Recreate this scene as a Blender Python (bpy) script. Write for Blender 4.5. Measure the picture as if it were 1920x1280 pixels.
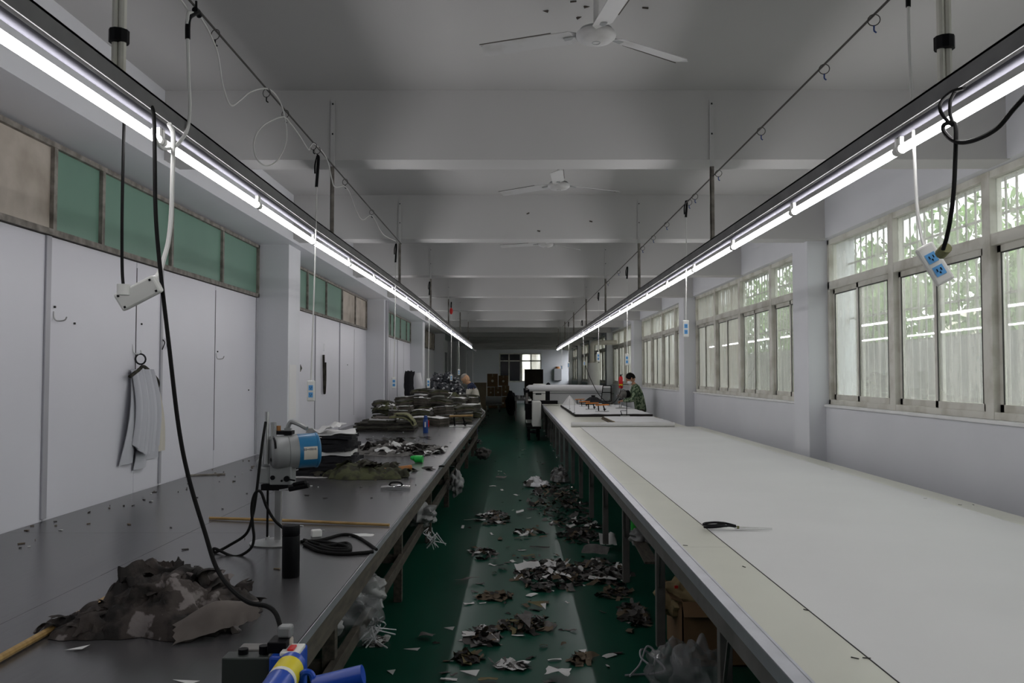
import bpy, bmesh, math, random
from math import pi, sin, cos, radians as R
from mathutils import Vector as V, Matrix, Euler, noise

sc = bpy.context.scene
for o in list(bpy.data.objects): bpy.data.objects.remove(o)
col = sc.collection
rnd = random.Random(7)

# ------------------------------------------------------------------ camera, world, exposure
F = 1600.0; CZ = 1.65
cam_d = bpy.data.cameras.new('camera'); cam = bpy.data.objects.new('camera', cam_d); col.objects.link(cam)
cam_d.lens = F/1920*36; cam_d.sensor_width = 36; cam_d.clip_end = 200; cam_d.clip_start = .05
cam.location = (0, 0, CZ)
cam.rotation_euler = (pi/2 + math.atan(62/F), 0, math.atan(5/F))
sc.camera = cam
CM = cam.rotation_euler.to_matrix()
w = bpy.data.worlds.new('overcast_sky'); sc.world = w; w.use_nodes = True
nt = w.node_tree; bg = nt.nodes['Background']
bg.inputs[0].default_value = (.93, .96, 1.0, 1); bg.inputs[1].default_value = 4.6
vs = sc.view_settings
vs.view_transform = 'Standard'; vs.look = 'None'; vs.gamma = 1; vs.use_curve_mapping = False
vs.exposure = 0.0
sc.cycles.max_bounces = 8; sc.cycles.diffuse_bounces = 5; sc.cycles.transparent_max_bounces = 16
sc.cycles.use_denoising = True
sc.cycles.sample_clamp_indirect = 4
TUBE = 23.0

# ------------------------------------------------------------------ pixel rays (measured on the 1920x1280 photograph)
def ray(px, py): return (CM @ V((px-960, 640-py, -F))).normalized()
C0 = V((0, 0, CZ))
def on_z(px, py, z): d = ray(px, py); return C0 + d*((z-CZ)/d.z)
def on_x(px, py, x): d = ray(px, py); return C0 + d*(x/d.x)
def on_y(px, py, y): d = ray(px, py); return C0 + d*(y/d.y)

# ------------------------------------------------------------------ materials
M = {}
def mat(name, c, rough=.6, metal=0, spec=.4, noise_amt=0, scale=6, c2=None, bump=0, bscale=40, stretch=None, emit=None, thr=None, alpha=None, c3=None):
    m = bpy.data.materials.new(name); m.use_nodes = True; n = m.node_tree.nodes; l = m.node_tree.links
    b = n['Principled BSDF']
    b.inputs['Base Color'].default_value = (*c, 1); b.inputs['Roughness'].default_value = rough
    b.inputs['Metallic'].default_value = metal; b.inputs['Specular IOR Level'].default_value = spec
    if alpha is not None: b.inputs['Alpha'].default_value = alpha
    tc = n.new('ShaderNodeTexCoord'); mp = n.new('ShaderNodeMapping'); l.new(tc.outputs['Object'], mp.inputs[0])
    if stretch: mp.inputs['Scale'].default_value = stretch
    if c2 or noise_amt:
        t = n.new('ShaderNodeTexNoise'); t.inputs['Scale'].default_value = scale; t.inputs['Detail'].default_value = 6
        l.new(mp.outputs[0], t.inputs['Vector'])
        r = n.new('ShaderNodeValToRGB')
        if c2 is None: c2 = tuple(x*(1-noise_amt) for x in c)
        lo, hi = thr or (.35, .65)
        r.color_ramp.elements[0].position = lo; r.color_ramp.elements[1].position = hi
        r.color_ramp.elements[0].color = (*c2, 1); r.color_ramp.elements[1].color = (*c, 1)
        if c3:
            e_ = r.color_ramp.elements.new(c3[1]); e_.color = (*c, 1); e2 = r.color_ramp.elements.new(c3[1]+.03); e2.color = (*c3[0], 1)
        l.new(t.outputs[0], r.inputs[0]); l.new(r.outputs[0], b.inputs['Base Color'])
    if bump:
        t2 = n.new('ShaderNodeTexNoise'); t2.inputs['Scale'].default_value = bscale; t2.inputs['Detail'].default_value = 4
        l.new(mp.outputs[0], t2.inputs['Vector'])
        bp = n.new('ShaderNodeBump'); bp.inputs['Strength'].default_value = bump; bp.inputs['Distance'].default_value = .01
        l.new(t2.outputs[0], bp.inputs['Height']); l.new(bp.outputs[0], b.inputs['Normal'])
    if emit: b.inputs['Emission Color'].default_value = (*emit[0], 1); b.inputs['Emission Strength'].default_value = emit[1]
    M[name] = m; return m

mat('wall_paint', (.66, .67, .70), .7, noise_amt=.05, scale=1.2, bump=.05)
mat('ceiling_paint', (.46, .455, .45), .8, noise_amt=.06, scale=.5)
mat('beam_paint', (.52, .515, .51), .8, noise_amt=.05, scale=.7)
mat('board', (.67, .67, .72), .45, noise_amt=.04, scale=1.0)
mat('strip_plastic', (.36, .36, .39), .4)
mat('rust_steel', (.13, .115, .10), .7, c2=(.28, .26, .23), scale=14)
mat('green_glass', (.17, .30, .23), .35, c2=(.14, .25, .195), scale=2, thr=(.2, .8))
mat('stained_board', (.50, .45, .39), .8, c2=(.24, .20, .16), scale=2.5, thr=(.25, .6))
mat('aluminium_frame', (.62, .61, .55), .5, metal=.05, c2=(.40, .38, .31), scale=5, thr=(.25, .55))
mat('dark_rubber', (.05, .05, .045), .6)
mat('sill_tile', (.75, .75, .75), .5, noise_amt=.1)
mat('steel_top', (.066, .065, .068), .26, metal=.0, spec=.8, c2=(.048, .047, .050), scale=2.2, stretch=(3, .5, 1), bump=.06, bscale=14)
mat('seam_dark', (.03, .03, .03), .8)
mat('old_wood', (.10, .085, .065), .75, c2=(.05, .043, .035), scale=7, stretch=(6, 1, 6))
mat('laminate', (.66, .655, .57), .28, spec=.4, noise_amt=.06, scale=2)
mat('aluminium', (.62, .63, .68), .35, metal=.75, noise_amt=.12, scale=9)
mat('paper_white', (.68, .675, .67), .6, noise_amt=.04, scale=1.4)
mat('painted_steel', (.20, .19, .18), .5, metal=.3, noise_amt=.3, scale=6)
mat('chrome', (.7, .7, .7), .15, metal=1)
mat('steel', (.45, .45, .45), .35, metal=.9)
mat('white_plastic', (.75, .75, .72), .4)
mat('blue_label', (.12, .38, .75), .5)
mat('black_plastic', (.005, .005, .006), .55, spec=.12)
mat('box_green', (.035, .042, .038), .5)
mat('black_cloth', (.012, .012, .015), .9, bump=.3)
mat('cable_black', (.006, .006, .006), .7, spec=.15)
mat('cable_white', (.62, .62, .60), .5)
mat('wire_dark', (.06, .055, .05), .6, metal=.4)
mat('trunk_steel', (.17, .17, .17), .7, metal=.1, spec=.2, noise_amt=.25, scale=5)
mat('batten_white', (.085, .085, .10), .7, spec=.1)
mat('tube_on', (.9, .9, .9), emit=((1.0, .975, .99), TUBE))
mat('fan_white', (.50, .50, .50), .5, c2=(.36, .35, .33), scale=6, thr=(.2, .5))
mat('fan_dark', (.07, .06, .05), .7)
mat('machine_grey', (.30, .31, .31), .4, metal=.2, noise_amt=.12, scale=8)
mat('machine_blue', (.02, .16, .33), .35)
mat('blue_plastic', (.012, .07, .45), .3)
mat('yellow_label', (.75, .62, .02), .5)
mat('red_plastic', (.65, .02, .02), .4)
mat('bamboo', (.42, .27, .10), .5, c2=(.28, .17, .06), scale=9, stretch=(1, 4, 1))
mat('wood_handle', (.42, .17, .04), .45, noise_amt=.3)
mat('orange_handle', (.65, .22, .04), .45)
mat('green_plastic', (.01, .42, .06), .35)
mat('green_fabric', (.03, .42, .05), .6)
mat('cardboard', (.22, .13, .065), .8, noise_amt=.2, scale=4)
mat('cardboard_light', (.30, .24, .17), .8)
mat('flask_blue', (.01, .05, .22), .3)
mat('camo_pile', (.046, .037, .033), .9, c2=(.014, .012, .011), scale=9, thr=(.44, .52), c3=((.17, .15, .145), .585), bump=.4)
mat('camo_lining', (.135, .115, .105), .9, noise_amt=.3, scale=9)
mat('camo_dark', (.045, .042, .03), .95, c2=(.02, .018, .014), scale=14, thr=(.45, .55), bump=.4)
mat('camo_olive', (.07, .075, .035), .9, c2=(.03, .03, .018), scale=10, thr=(.45, .55), bump=.4)
mat('scrap_grey', (.16, .152, .145), .9, noise_amt=.4, scale=20)
mat('scrap_dark', (.04, .036, .033), .9, noise_amt=.4, scale=20)
mat('scrap_brown', (.15, .115, .075), .9, noise_amt=.4, scale=20)
mat('scrap_white', (.60, .60, .59), .8)
mat('scrap_olive', (.20, .17, .08), .9, noise_amt=.4)
mat('bundle_olive', (.085, .085, .065), .9, c2=(.045, .043, .034), scale=8, bump=.4)
mat('bundle_khaki', (.20, .20, .10), .9, noise_amt=.2, scale=12)
mat('bundle_brown', (.12, .10, .085), .9, c2=(.06, .05, .042), scale=9)
mat('layer_dark', (.025, .022, .02), .95)
mat('kraft', (.36, .27, .14), .85, noise_amt=.3, scale=10)
mat('cloth_white', (.72, .72, .74), .85, bump=.2, bscale=8)
mat('pattern_card', (.50, .51, .55), .7)
mat('skin', (.42, .22, .14), .55, spec=.3)
mat('skin_pale', (.58, .34, .20), .5, spec=.3)
mat('hair_black', (.010, .009, .008), .9, spec=.1, bump=.8, bscale=60)
mat('hair_grey', (.30, .27, .24), .8)
mat('mask_white', (.72, .74, .76), .8)
mat('jacket_camo', (.20, .25, .16), .9, c2=(.035, .065, .035), scale=16, thr=(.47, .53))
mat('navy_cloth', (.012, .018, .05), .9)
mat('cream_cloth', (.60, .57, .50), .9)
mat('grey_paint', (.33, .33, .34), .5)
mat('dark_board', (.05, .037, .028), .8, noise_amt=.3, scale=2)
mat('concrete_out', (.15, .15, .14), .9, c2=(.09, .09, .085), scale=1.3)
mat('leaf', (.10, .20, .045), .6, c2=(.18, .32, .07), scale=.8)
mat('bark', (.12, .09, .06), .9)
mat('ground_out', (.25, .24, .22), .9)
mat('house_out', (.75, .68, .58), .9)
mat('bar_out', (.30, .29, .27), .6, metal=.3)
mat('ext_red', (.70, .015, .02), .3)

def floor_mat():
    m = mat('floor_green', (.008, .074, .046), .30, spec=.13, c2=(.005, .050, .032), scale=1.1, stretch=(2, .4, 1), bump=.03, bscale=5)
    return m
floor_mat()
def sack_mat(name, c, alpha, rough=.25):
    m = mat(name, c, rough, spec=.6, alpha=alpha, bump=.3, bscale=12); return m
sack_mat('clear_bag', (.30, .31, .32), .38, .15)
sack_mat('dark_bag', (.035, .038, .045), 1.0, .2)
sack_mat('white_bag', (.28, .28, .28), .95, .5)
sack_mat('white_film', (.70, .71, .73), .78, .4)

def glass_mat(name, milk, tint):
    m = bpy.data.materials.new(name); m.use_nodes = True; n = m.node_tree.nodes; l = m.node_tree.links; n.clear()
    out = n.new('ShaderNodeOutputMaterial'); tr = n.new('ShaderNodeBsdfTransparent'); tr.inputs[0].default_value = (*tint, 1)
    tl = n.new('ShaderNodeBsdfTranslucent'); tl.inputs[0].default_value = (.74, .72, .66, 1)
    df = n.new('ShaderNodeBsdfDiffuse'); df.inputs[0].default_value = (.45, .44, .40, 1)
    gl = n.new('ShaderNodeBsdfGlossy'); gl.inputs['Roughness'].default_value = .02
    lw = n.new('ShaderNodeLayerWeight'); lw.inputs[0].default_value = .5
    pw = n.new('ShaderNodeMath'); pw.operation = 'POWER'; pw.inputs[1].default_value = 3.5; l.new(lw.outputs['Facing'], pw.inputs[0])
    fr = n.new('ShaderNodeMath'); fr.operation = 'MULTIPLY_ADD'; fr.inputs[1].default_value = .55; fr.inputs[2].default_value = .03; l.new(pw.outputs[0], fr.inputs[0])
    tc = n.new('ShaderNodeTexCoord'); no = n.new('ShaderNodeTexNoise'); no.inputs['Scale'].default_value = 3.5; no.inputs['Detail'].default_value = 8
    mp = n.new('ShaderNodeMapping'); mp.inputs['Scale'].default_value = (1, 2.2, .5)
    l.new(tc.outputs['Object'], mp.inputs[0]); l.new(mp.outputs[0], no.inputs['Vector'])
    mr = n.new('ShaderNodeMapRange'); mr.inputs['From Min'].default_value = .3; mr.inputs['From Max'].default_value = .7
    mr.inputs['To Min'].default_value = milk*.6; mr.inputs['To Max'].default_value = min(1, milk*1.4); l.new(no.outputs[0], mr.inputs[0])
    a = n.new('ShaderNodeMixShader'); a.inputs[0].default_value = .35; l.new(tl.outputs[0], a.inputs[1]); l.new(df.outputs[0], a.inputs[2])
    b = n.new('ShaderNodeMixShader'); l.new(mr.outputs[0], b.inputs[0]); l.new(tr.outputs[0], b.inputs[1]); l.new(a.outputs[0], b.inputs[2])
    c = n.new('ShaderNodeMixShader'); l.new(fr.outputs[0], c.inputs[0]); l.new(b.outputs[0], c.inputs[1]); l.new(gl.outputs[0], c.inputs[2])
    l.new(c.outputs[0], out.inputs[0]); M[name] = m
glass_mat('glass_dirty', .32, (.90, .93, .90))
glass_mat('glass_milky', .85, (.85, .88, .86))
mat('night_glass', (.02, .02, .025), .1, spec=.6)

# ------------------------------------------------------------------ mesh builder
def frame_of(d):
    d = d.normalized(); up = V((0, 0, 1)) if abs(d.z) < .95 else V((1, 0, 0))
    s = d.cross(up).normalized(); return s, s.cross(d).normalized()
def smooth_path(pts, n=6):
    P = [V(p) for p in pts]
    if len(P) < 3: return P
    Q = [P[0]*2-P[1]] + P + [P[-1]*2-P[-2]]; out = []
    for i in range(1, len(Q)-2):
        for k in range(n):
            t = k/n; a, b, c, d = Q[i-1], Q[i], Q[i+1], Q[i+2]
            out.append(.5*((2*b)+(c-a)*t+(2*a-5*b+4*c-d)*t*t+(3*b-a-3*c+d)*t**3))
    return out+[P[-1]]
class MB:
    def __init__(s): s.v = []; s.f = []; s.m = []; s.mats = []
    def mi(s, name):
        if name not in s.mats: s.mats.append(name)
        return s.mats.index(name)
    def add(s, vs_, fs_, m):
        k = len(s.v); i = s.mi(m); s.v += [V(a) for a in vs_]
        for f in fs_: s.f.append([a+k for a in f]); s.m.append(i)
        return s
    def box(s, a, b, m):
        x0, y0, z0 = [min(p, q) for p, q in zip(a, b)]; x1, y1, z1 = [max(p, q) for p, q in zip(a, b)]
        return s.add([(x0,y0,z0),(x1,y0,z0),(x1,y1,z0),(x0,y1,z0),(x0,y0,z1),(x1,y0,z1),(x1,y1,z1),(x0,y1,z1)],
              [(0,3,2,1),(4,5,6,7),(0,1,5,4),(1,2,6,5),(2,3,7,6),(3,0,4,7)], m)
    def obox(s, c, size, m, rot=(0, 0, 0)):
        r = Euler(rot).to_matrix(); c = V(c); h = V(size)/2
        vs_ = [c + r @ V((sx*h.x, sy*h.y, sz*h.z)) for sz in (-1, 1) for sx, sy in ((-1,-1),(1,-1),(1,1),(-1,1))]
        return s.add(vs_, [(0,3,2,1),(4,5,6,7),(0,1,5,4),(1,2,6,5),(2,3,7,6),(3,0,4,7)], m)
    def bar(s, a, b, wd, th, m):
        a, b = V(a), V(b); u, w_ = frame_of(b-a); vs_ = []
        for p in (a, b):
            for i, j in ((-1,-1),(1,-1),(1,1),(-1,1)): vs_.append(p+u*(i*wd/2)+w_*(j*th/2))
        return s.add(vs_, [(0,3,2,1),(4,5,6,7),(0,1,5,4),(1,2,6,5),(2,3,7,6),(3,0,4,7)], m)
    def cyl(s, a, b, r, m, r2=None, n=12):
        a, b = V(a), V(b); u, w_ = frame_of(b-a); r2 = r if r2 is None else r2
        vs_ = [a+(u*cos(2*pi*i/n)+w_*sin(2*pi*i/n))*r for i in range(n)]+[b+(u*cos(2*pi*i/n)+w_*sin(2*pi*i/n))*r2 for i in range(n)]
        return s.add(vs_, [(i,(i+1)%n,n+(i+1)%n,n+i) for i in range(n)]+[tuple(range(n))[::-1], tuple(range(n,2*n))], m)
    def tube(s, pts, r, m, n=6, sub=6, closed=False):
        P = smooth_path(pts, sub); vs_ = []; u = None
        for i, p in enumerate(P):
            d = (P[min(i+1, len(P)-1)]-P[max(i-1, 0)])
            if d.length < 1e-9: d = V((0, 0, 1))
            d.normalize()
            if u is None: u, _ = frame_of(d)
            u = (u-d*u.dot(d)); u = u.normalized() if u.length > 1e-6 else frame_of(d)[0]
            w_ = d.cross(u); rr = r[min(len(r)-1, i*len(r)//len(P))] if isinstance(r, (list, tuple)) else r
            vs_ += [p+(u*cos(2*pi*k/n)+w_*sin(2*pi*k/n))*rr for k in range(n)]
        L = len(P)
        return s.add(vs_, [(i*n+k, i*n+(k+1)%n, (i+1)*n+(k+1)%n, (i+1)*n+k) for i in range(L-1) for k in range(n)]+[tuple(range(n))[::-1], tuple(range((L-1)*n, L*n))], m)
    def lathe(s, prof, m, c=(0,0,0), n=16, axis=None):
        c = V(c); ax = V(axis) if axis else V((0, 0, 1)); u, w_ = frame_of(ax); ax = ax.normalized(); vs_ = []
        for r, z in prof: vs_ += [c+ax*z+(u*cos(2*pi*k/n)+w_*sin(2*pi*k/n))*r for k in range(n)]
        L = len(prof)
        return s.add(vs_, [(i*n+k, i*n+(k+1)%n, (i+1)*n+(k+1)%n, (i+1)*n+k) for i in range(L-1) for k in range(n)]+[tuple(range(n))[::-1], tuple(range((L-1)*n, L*n))], m)
    def ring(s, c, r, t, m, normal=(0, 1, 0), n=14, k=5):
        c = V(c); u, w_ = frame_of(V(normal)); nn = V(normal).normalized(); vs_ = []
        for i in range(n):
            d = u*cos(2*pi*i/n)+w_*sin(2*pi*i/n)
            vs_ += [c+d*(r+t*cos(2*pi*j/k))+nn*(t*sin(2*pi*j/k)) for j in range(k)]
        return s.add(vs_, [(i*k+j, i*k+(j+1)%k, ((i+1)%n)*k+(j+1)%k, ((i+1)%n)*k+j) for i in range(n) for j in range(k)], m)
    def ball(s, c, rad, m, nu=14, nv=9, amp=0, seed=0, fr=2.0, rot=None):
        c = V(c); rad = V(rad) if not isinstance(rad, (int, float)) else V((rad,)*3); vs_ = []; rm = Euler(rot).to_matrix() if rot else None
        for j in range(nv+1):
            for i in range(nu):
                a, b = 2*pi*i/nu, pi*j/nv
                d = V((sin(b)*cos(a), sin(b)*sin(a), cos(b)))
                k = 1+(amp*noise.noise(d*fr+V((seed, seed*.7, 0))) if amp else 0)
                p = V((d.x*rad.x, d.y*rad.y, d.z*rad.z))*k
                if rm: p = rm @ p
                vs_.append(c+p)
        return s.add(vs_, [(j*nu+i, (j+1)*nu+i, (j+1)*nu+(i+1)%nu, j*nu+(i+1)%nu) for j in range(nv) for i in range(nu)], m)
    def sheet(s, c, sx, sy, m, amp=.02, fr=6, nx=8, ny=8, rot=(0, 0, 0), th=0, seed=0, edge=0, zmin=None, fn=None):
        c = V(c); rm = Euler(rot).to_matrix(); top = []
        for j in range(ny+1):
            for i in range(nx+1):
                u, v = i/nx-.5, j/ny-.5
                z = amp*noise.noise(V((u*fr*sx*2+seed, v*fr*sy*2, seed*1.3)))*2
                dx = edge*noise.noise(V((seed+3, v*7, 1)))*(1 if abs(u) > .4 else .2); dy = edge*noise.noise(V((seed+9, u*7, 2)))*(1 if abs(v) > .4 else .2)
                if fn: z += fn(u, v)
                p = c+rm @ V((u*sx+dx, v*sy+dy, z))
                if zmin is not None: p.z = max(p.z, zmin+.001)
                top.append(p)
        F_ = [(j*(nx+1)+i, j*(nx+1)+i+1, (j+1)*(nx+1)+i+1, (j+1)*(nx+1)+i) for j in range(ny) for i in range(nx)]
        if not th: return s.add(top, F_, m)
        N = len(top); bot = [p-V((0, 0, th)) for p in top]
        F2 = F_+[tuple(a+N for a in f)[::-1] for f in F_]
        bd = [i for i in range(nx)]+[(nx)+(nx+1)*j for j in range(ny)]+[ny*(nx+1)+nx-i for i in range(nx)]+[(ny-j)*(nx+1) for j in range(ny)]
        for a, b in zip(bd, bd[1:]+bd[:1]): F2.append((b, a, a+N, b+N))
        return s.add(top+bot, F2, m)
    def build(s, name, parent=None, smooth=False, bevel=0, loc=None, kind=None, label=None):
        me = bpy.data.meshes.new(name); org = V(loc) if loc is not None else V((0, 0, 0))
        me.from_pydata([tuple(v-org) for v in s.v], [], s.f)
        for n_ in s.mats: me.materials.append(M[n_])
        me.polygons.foreach_set('material_index', s.m)
        if smooth:
            me.polygons.foreach_set('use_smooth', [True]*len(me.polygons))
            try: me.set_sharp_from_angle(angle=R(smooth if smooth is not True else 40))
            except Exception: pass
        me.update(); o = bpy.data.objects.new(name, me); col.objects.link(o)
        if parent is not None:
            o.parent = parent; o.location = org-V(parent.get('_org', (0, 0, 0)))
        else: o.location = org
        o['_org'] = tuple(org)
        if bevel:
            b = o.modifiers.new('bevel', 'BEVEL'); b.width = bevel; b.segments = 2; b.limit_method = 'ANGLE'
        if kind: o['kind'] = kind
        if label: o['label'] = label
        return o
def tag(o, label, cat, group=None, kind=None):
    o['label'] = label; o['category'] = cat
    if group: o['group'] = group
    if kind: o['kind'] = kind
    return o
def thing(name, label, cat, loc=(0, 0, 0), group=None, rz=0):
    # parts are modelled in world coordinates; the Empty stands at the thing's base
    o = bpy.data.objects.new(name, None); col.objects.link(o); o.location = loc; o['_org'] = tuple(loc); o.empty_display_size = .1
    o.rotation_euler = (0, 0, rz)
    return tag(o, label, cat, group)
def struct_root(name):
    o = bpy.data.objects.new(name, None); col.objects.link(o); o['_org'] = (0, 0, 0); o['kind'] = 'structure'; return o
def dup(o, loc, rz=None, label=None, group=None, parent=None):
    c = o.copy(); col.objects.link(c)
    if parent is None: c.location = loc
    else: c.parent = parent
    if rz is not None: c.rotation_euler = (0, 0, rz)
    if label: c['label'] = label
    if group: c['group'] = group
    for ch in list(o.children):
        d = ch.copy(); col.objects.link(d); d.parent = c
        for g in list(ch.children):
            e = g.copy(); col.objects.link(e); e.parent = d
    return c

# ------------------------------------------------------------------ the room
TZ = .85            # table tops
XL, XR = -2.59, 3.12
PL, PR = -2.28, 2.95
YN, YF = -5.0, 49.0
BZ, HC = 2.995, 3.435
PIL = [-3.97, 2.31, 8.58, 14.87, 21.15, 27.42, 33.7, 39.97, 46.25]
PD = .46
fl = MB().box((-6, YN-.3, -.1), (3.4, YF+.3, 0), 'floor_green').build('floor', kind='structure')
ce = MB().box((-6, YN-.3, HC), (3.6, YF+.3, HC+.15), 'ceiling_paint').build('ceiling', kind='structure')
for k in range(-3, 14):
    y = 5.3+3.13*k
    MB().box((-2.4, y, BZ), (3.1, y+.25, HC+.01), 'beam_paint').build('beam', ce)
# left wall: backing, edge beam, pillars, boards, strip windows
wl = MB().box((-2.95, YN, 0), (XL-.035, 27.9, HC), 'wall_paint').box((-2.95, 33.2, 0), (XL-.035, YF, HC), 'wall_paint').box((-2.95, 27.9, 2.5), (XL-.035, 33.2, HC), 'wall_paint').build('wall_left', kind='structure')
MB().box((-2.9, YN, 2.965), (-2.2, YF, HC+.01), 'wall_paint').build('edge_beam', wl)
MB().box((-5.1, 27.7, 0), (-5.0, 33.4, 2.6), 'dark_board').box((-5.1, 27.6, 0), (-2.9, 27.7, 2.6), 'dark_board').box((-5.1, 33.4, 0), (-2.9, 33.5, 2.6), 'dark_board').box((-5.1, 27.6, 2.6), (-2.9, 33.5, 2.7), 'dark_board').build('wall_side_room', kind='structure')
for y in PIL: MB().box((-2.8, y, 0), (PL, y+PD, 2.97), 'wall_paint').build('pillar', wl, bevel=.006)
seamsL = {0: [2.77, 3.6, 4.7, 5.82, 6.23, 7.36, 8.58], 1: [9.04, 9.9, 11.05, 12.6, 13.75, 14.87], 2: [15.33, 16.6, 17.7, 18.8, 19.9, 21.15], 3: [21.6, 23, 24.4, 25.9, 27.42]}
for k, ys in seamsL.items():
    for a, b in zip(ys, ys[1:]): MB().box((XL-.02, a+.003, .8), (XL, b-.003, 2.42), 'board').build('board_panel', wl, bevel=.003)
for y, r in ((4.7, .026), (6.23, .018), (8.53, .02), (11.05, .012), (12.6, .012), (18.8, .014)):
    MB().box((XL, y-r, .86), (XL+.012, y+r, 2.42), 'strip_plastic').build('cover_strip', wl, bevel=.003)
for y in (5.82, 7.36, 13.75, 19.9, 17.7):
    MB().box((XL+.0005, y-.004, 1.0), (XL+.002, y+.004, 2.38), 'seam_dark').build('seam', wl)
for yy, zz in ((4.78, 2.03), (7.42, 1.85), (13.2, 1.8), (5.9, 2.0), (4.72, 2.12), (5.0, 1.95), (8.3, 1.5)):
    MB().box((XL, yy-.006, zz-.006), (XL+.008, yy+.006, zz+.006), 'seam_dark').build('screw', wl)
def strip_window(n, ybars, mats, y0, y1):
    w_ = struct_root('window_%d' % n); z0, z1 = 2.425, 2.95
    fr = MB(); fr.box((XL-.03, y0, z0), (XL+.02, y1, z0+.035), 'rust_steel'); fr.box((XL-.03, y0, z1-.03), (XL+.02, y1, z1), 'rust_steel')
    for y in (y0+.0, y1-.03): fr.box((XL-.03, y, z0), (XL+.02, y+.03, z1), 'rust_steel')
    fr.build('frame', w_)
    ys = [y0]+ybars+[y1]
    for y in ybars: MB().box((XL-.03, y-.018, z0+.03), (XL+.018, y+.018, z1-.03), 'rust_steel').build('mullion', w_)
    for a, b, m in zip(ys, ys[1:], mats): MB().box((XL-.02, a+.012, z0+.02), (XL-.005, b-.012, z1-.02), m).build('pane', w_)
G, T = 'green_glass', 'stained_board'
strip_window(11, [3.7, 4.74, 5.3, 6.38, 7.5], [T, T, G, G, G, G], 2.77, 8.56)
strip_window(12, [10.6, 11.67, 12.75, 13.8], [G, G, G, T, T], 9.5, 14.85)
strip_window(13, [16.6, 17.7, 18.25, 19.27, 20.36], [G]*6, 15.5, 21.13)
strip_window(14, [23.5, 24.6, 25.7, 26.6], [T]*5, 22.4, 27.4)
# pipes on the second left pillar
MB().cyl((-2.25, 14.95, .9), (-2.25, 14.95, 2.95), .018, 'strip_plastic').cyl((-2.25, 15.1, .9), (-2.25, 15.1, 2.95), .018, 'strip_plastic').build('conduit_pipe', wl, smooth=True)
MB().box((-2.29, 8.62, 1.2), (-2.277, 8.9, 1.75), 'paper_white').build('trim_1', kind='structure')
# right wall
wr = MB(); wr.box((XR, YN, 0), (3.42, YF, 1.33), 'wall_paint'); wr.box((3.08, YN, 3.0), (3.42, YF, HC+.02), 'wall_paint')
for y in PIL: wr.box((3.16, y-.02, 0), (3.42, y+PD+.02, HC), 'wall_paint')
wr = wr.build('wall_right', kind='structure')
for y in PIL: MB().box((PR, y, 0), (3.3, y+PD, HC+.01), 'wall_paint').build('pillar', wr, bevel=.006)
for a, b in zip(PIL, PIL[1:]): MB().box((XR-.02, a+PD, 1.328), (3.44, b, 1.353), 'sill_tile').build('window_sill', wr, bevel=.004)
def right_window(n, y0, y1):
    w_ = struct_root('window_%d' % n); za, zb, zt0, zt1 = 1.353, 3.0, 2.50, 2.58; m = 'aluminium_frame'; X0, X1 = 3.15, 3.23
    fr = MB(); fr.box((X0, y0, za), (X1, y1, za+.05), m).box((X0, y0, zb-.05), (X1, y1, zb), m).box((X0, y0, zt0), (X1, y1, zt1), m)
    fr.box((X0, y0, za), (X1, y0+.05, zb), m).box((X0, y1-.05, za), (X1, y1, zb), m); fr.build('frame', w_, bevel=.004)
    u = (y1-y0)/4
    for k in range(1, 4): MB().box((X0-.005, y0+k*u-.05, za), (X1, y0+k*u+.05, zb), m).build('mullion', w_, bevel=.004)
    milky = n >= 4
    for k in range(4):
        a, b = y0+k*u+.05, y0+(k+1)*u-.05; c = (a+b)/2
        g = 'glass_milky' if (milky or (n == 3 and k > 1)) else 'glass_dirty'
        MB().box((X1-.04, a, zt1), (X1-.034, b, zb-.05), g).build('pane', w_)
        for j, (p, q, xo) in enumerate(((a, c+.03, 0), (c-.03, b, .028))):
            s_ = MB(); x0, x1 = X0+.012+xo, X0+.036+xo
            s_.box((x0, p, za+.05), (x1, p+.042, zt0), m).box((x0, q-.042, za+.05), (x1, q, zt0), m).box((x0, p, za+.05), (x1, q, za+.10), m).box((x0, p, zt0-.045), (x1, q, zt0), m)
            s_.box((x0-.002, p+.042, za+.10), (x0+.004, p+.052, zt0-.045), 'dark_rubber').box((x0-.002, q-.052, za+.10), (x0+.004, q-.042, zt0-.045), 'dark_rubber').box((x0-.002, p+.042, zt0-.055), (x0+.004, q-.042, zt0-.045), 'dark_rubber')
            so = s_.build('sash', w_)
            MB().box((x0+.010, p+.04, za+.098), (x0+.015, q-.04, zt0-.043), g).build('pane', so)
    if n <= 3:
        N = int((y1-y0)/.13)
        base = MB().cyl((0, 0, 0), (0, 0, 1.66), .008, 'bar_out', n=6).build('bar', w_); base.location = (3.36, y0+.07, 1.34)
        for k in range(1, N):
            c = base.copy(); col.objects.link(c); c.parent = w_; c.location = (3.36, y0+.07+k*(y1-y0-.14)/N, 1.34)
        MB().box((3.35, y0, 2.2), (3.37, y1, 2.215), 'bar_out').box((3.35, y0, 2.75), (3.37, y1, 2.765), 'bar_out').build('cross_bar', w_)
for n, (a, b) in enumerate(zip(PIL, PIL[1:])): right_window(n+1, a+PD, b)
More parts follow.
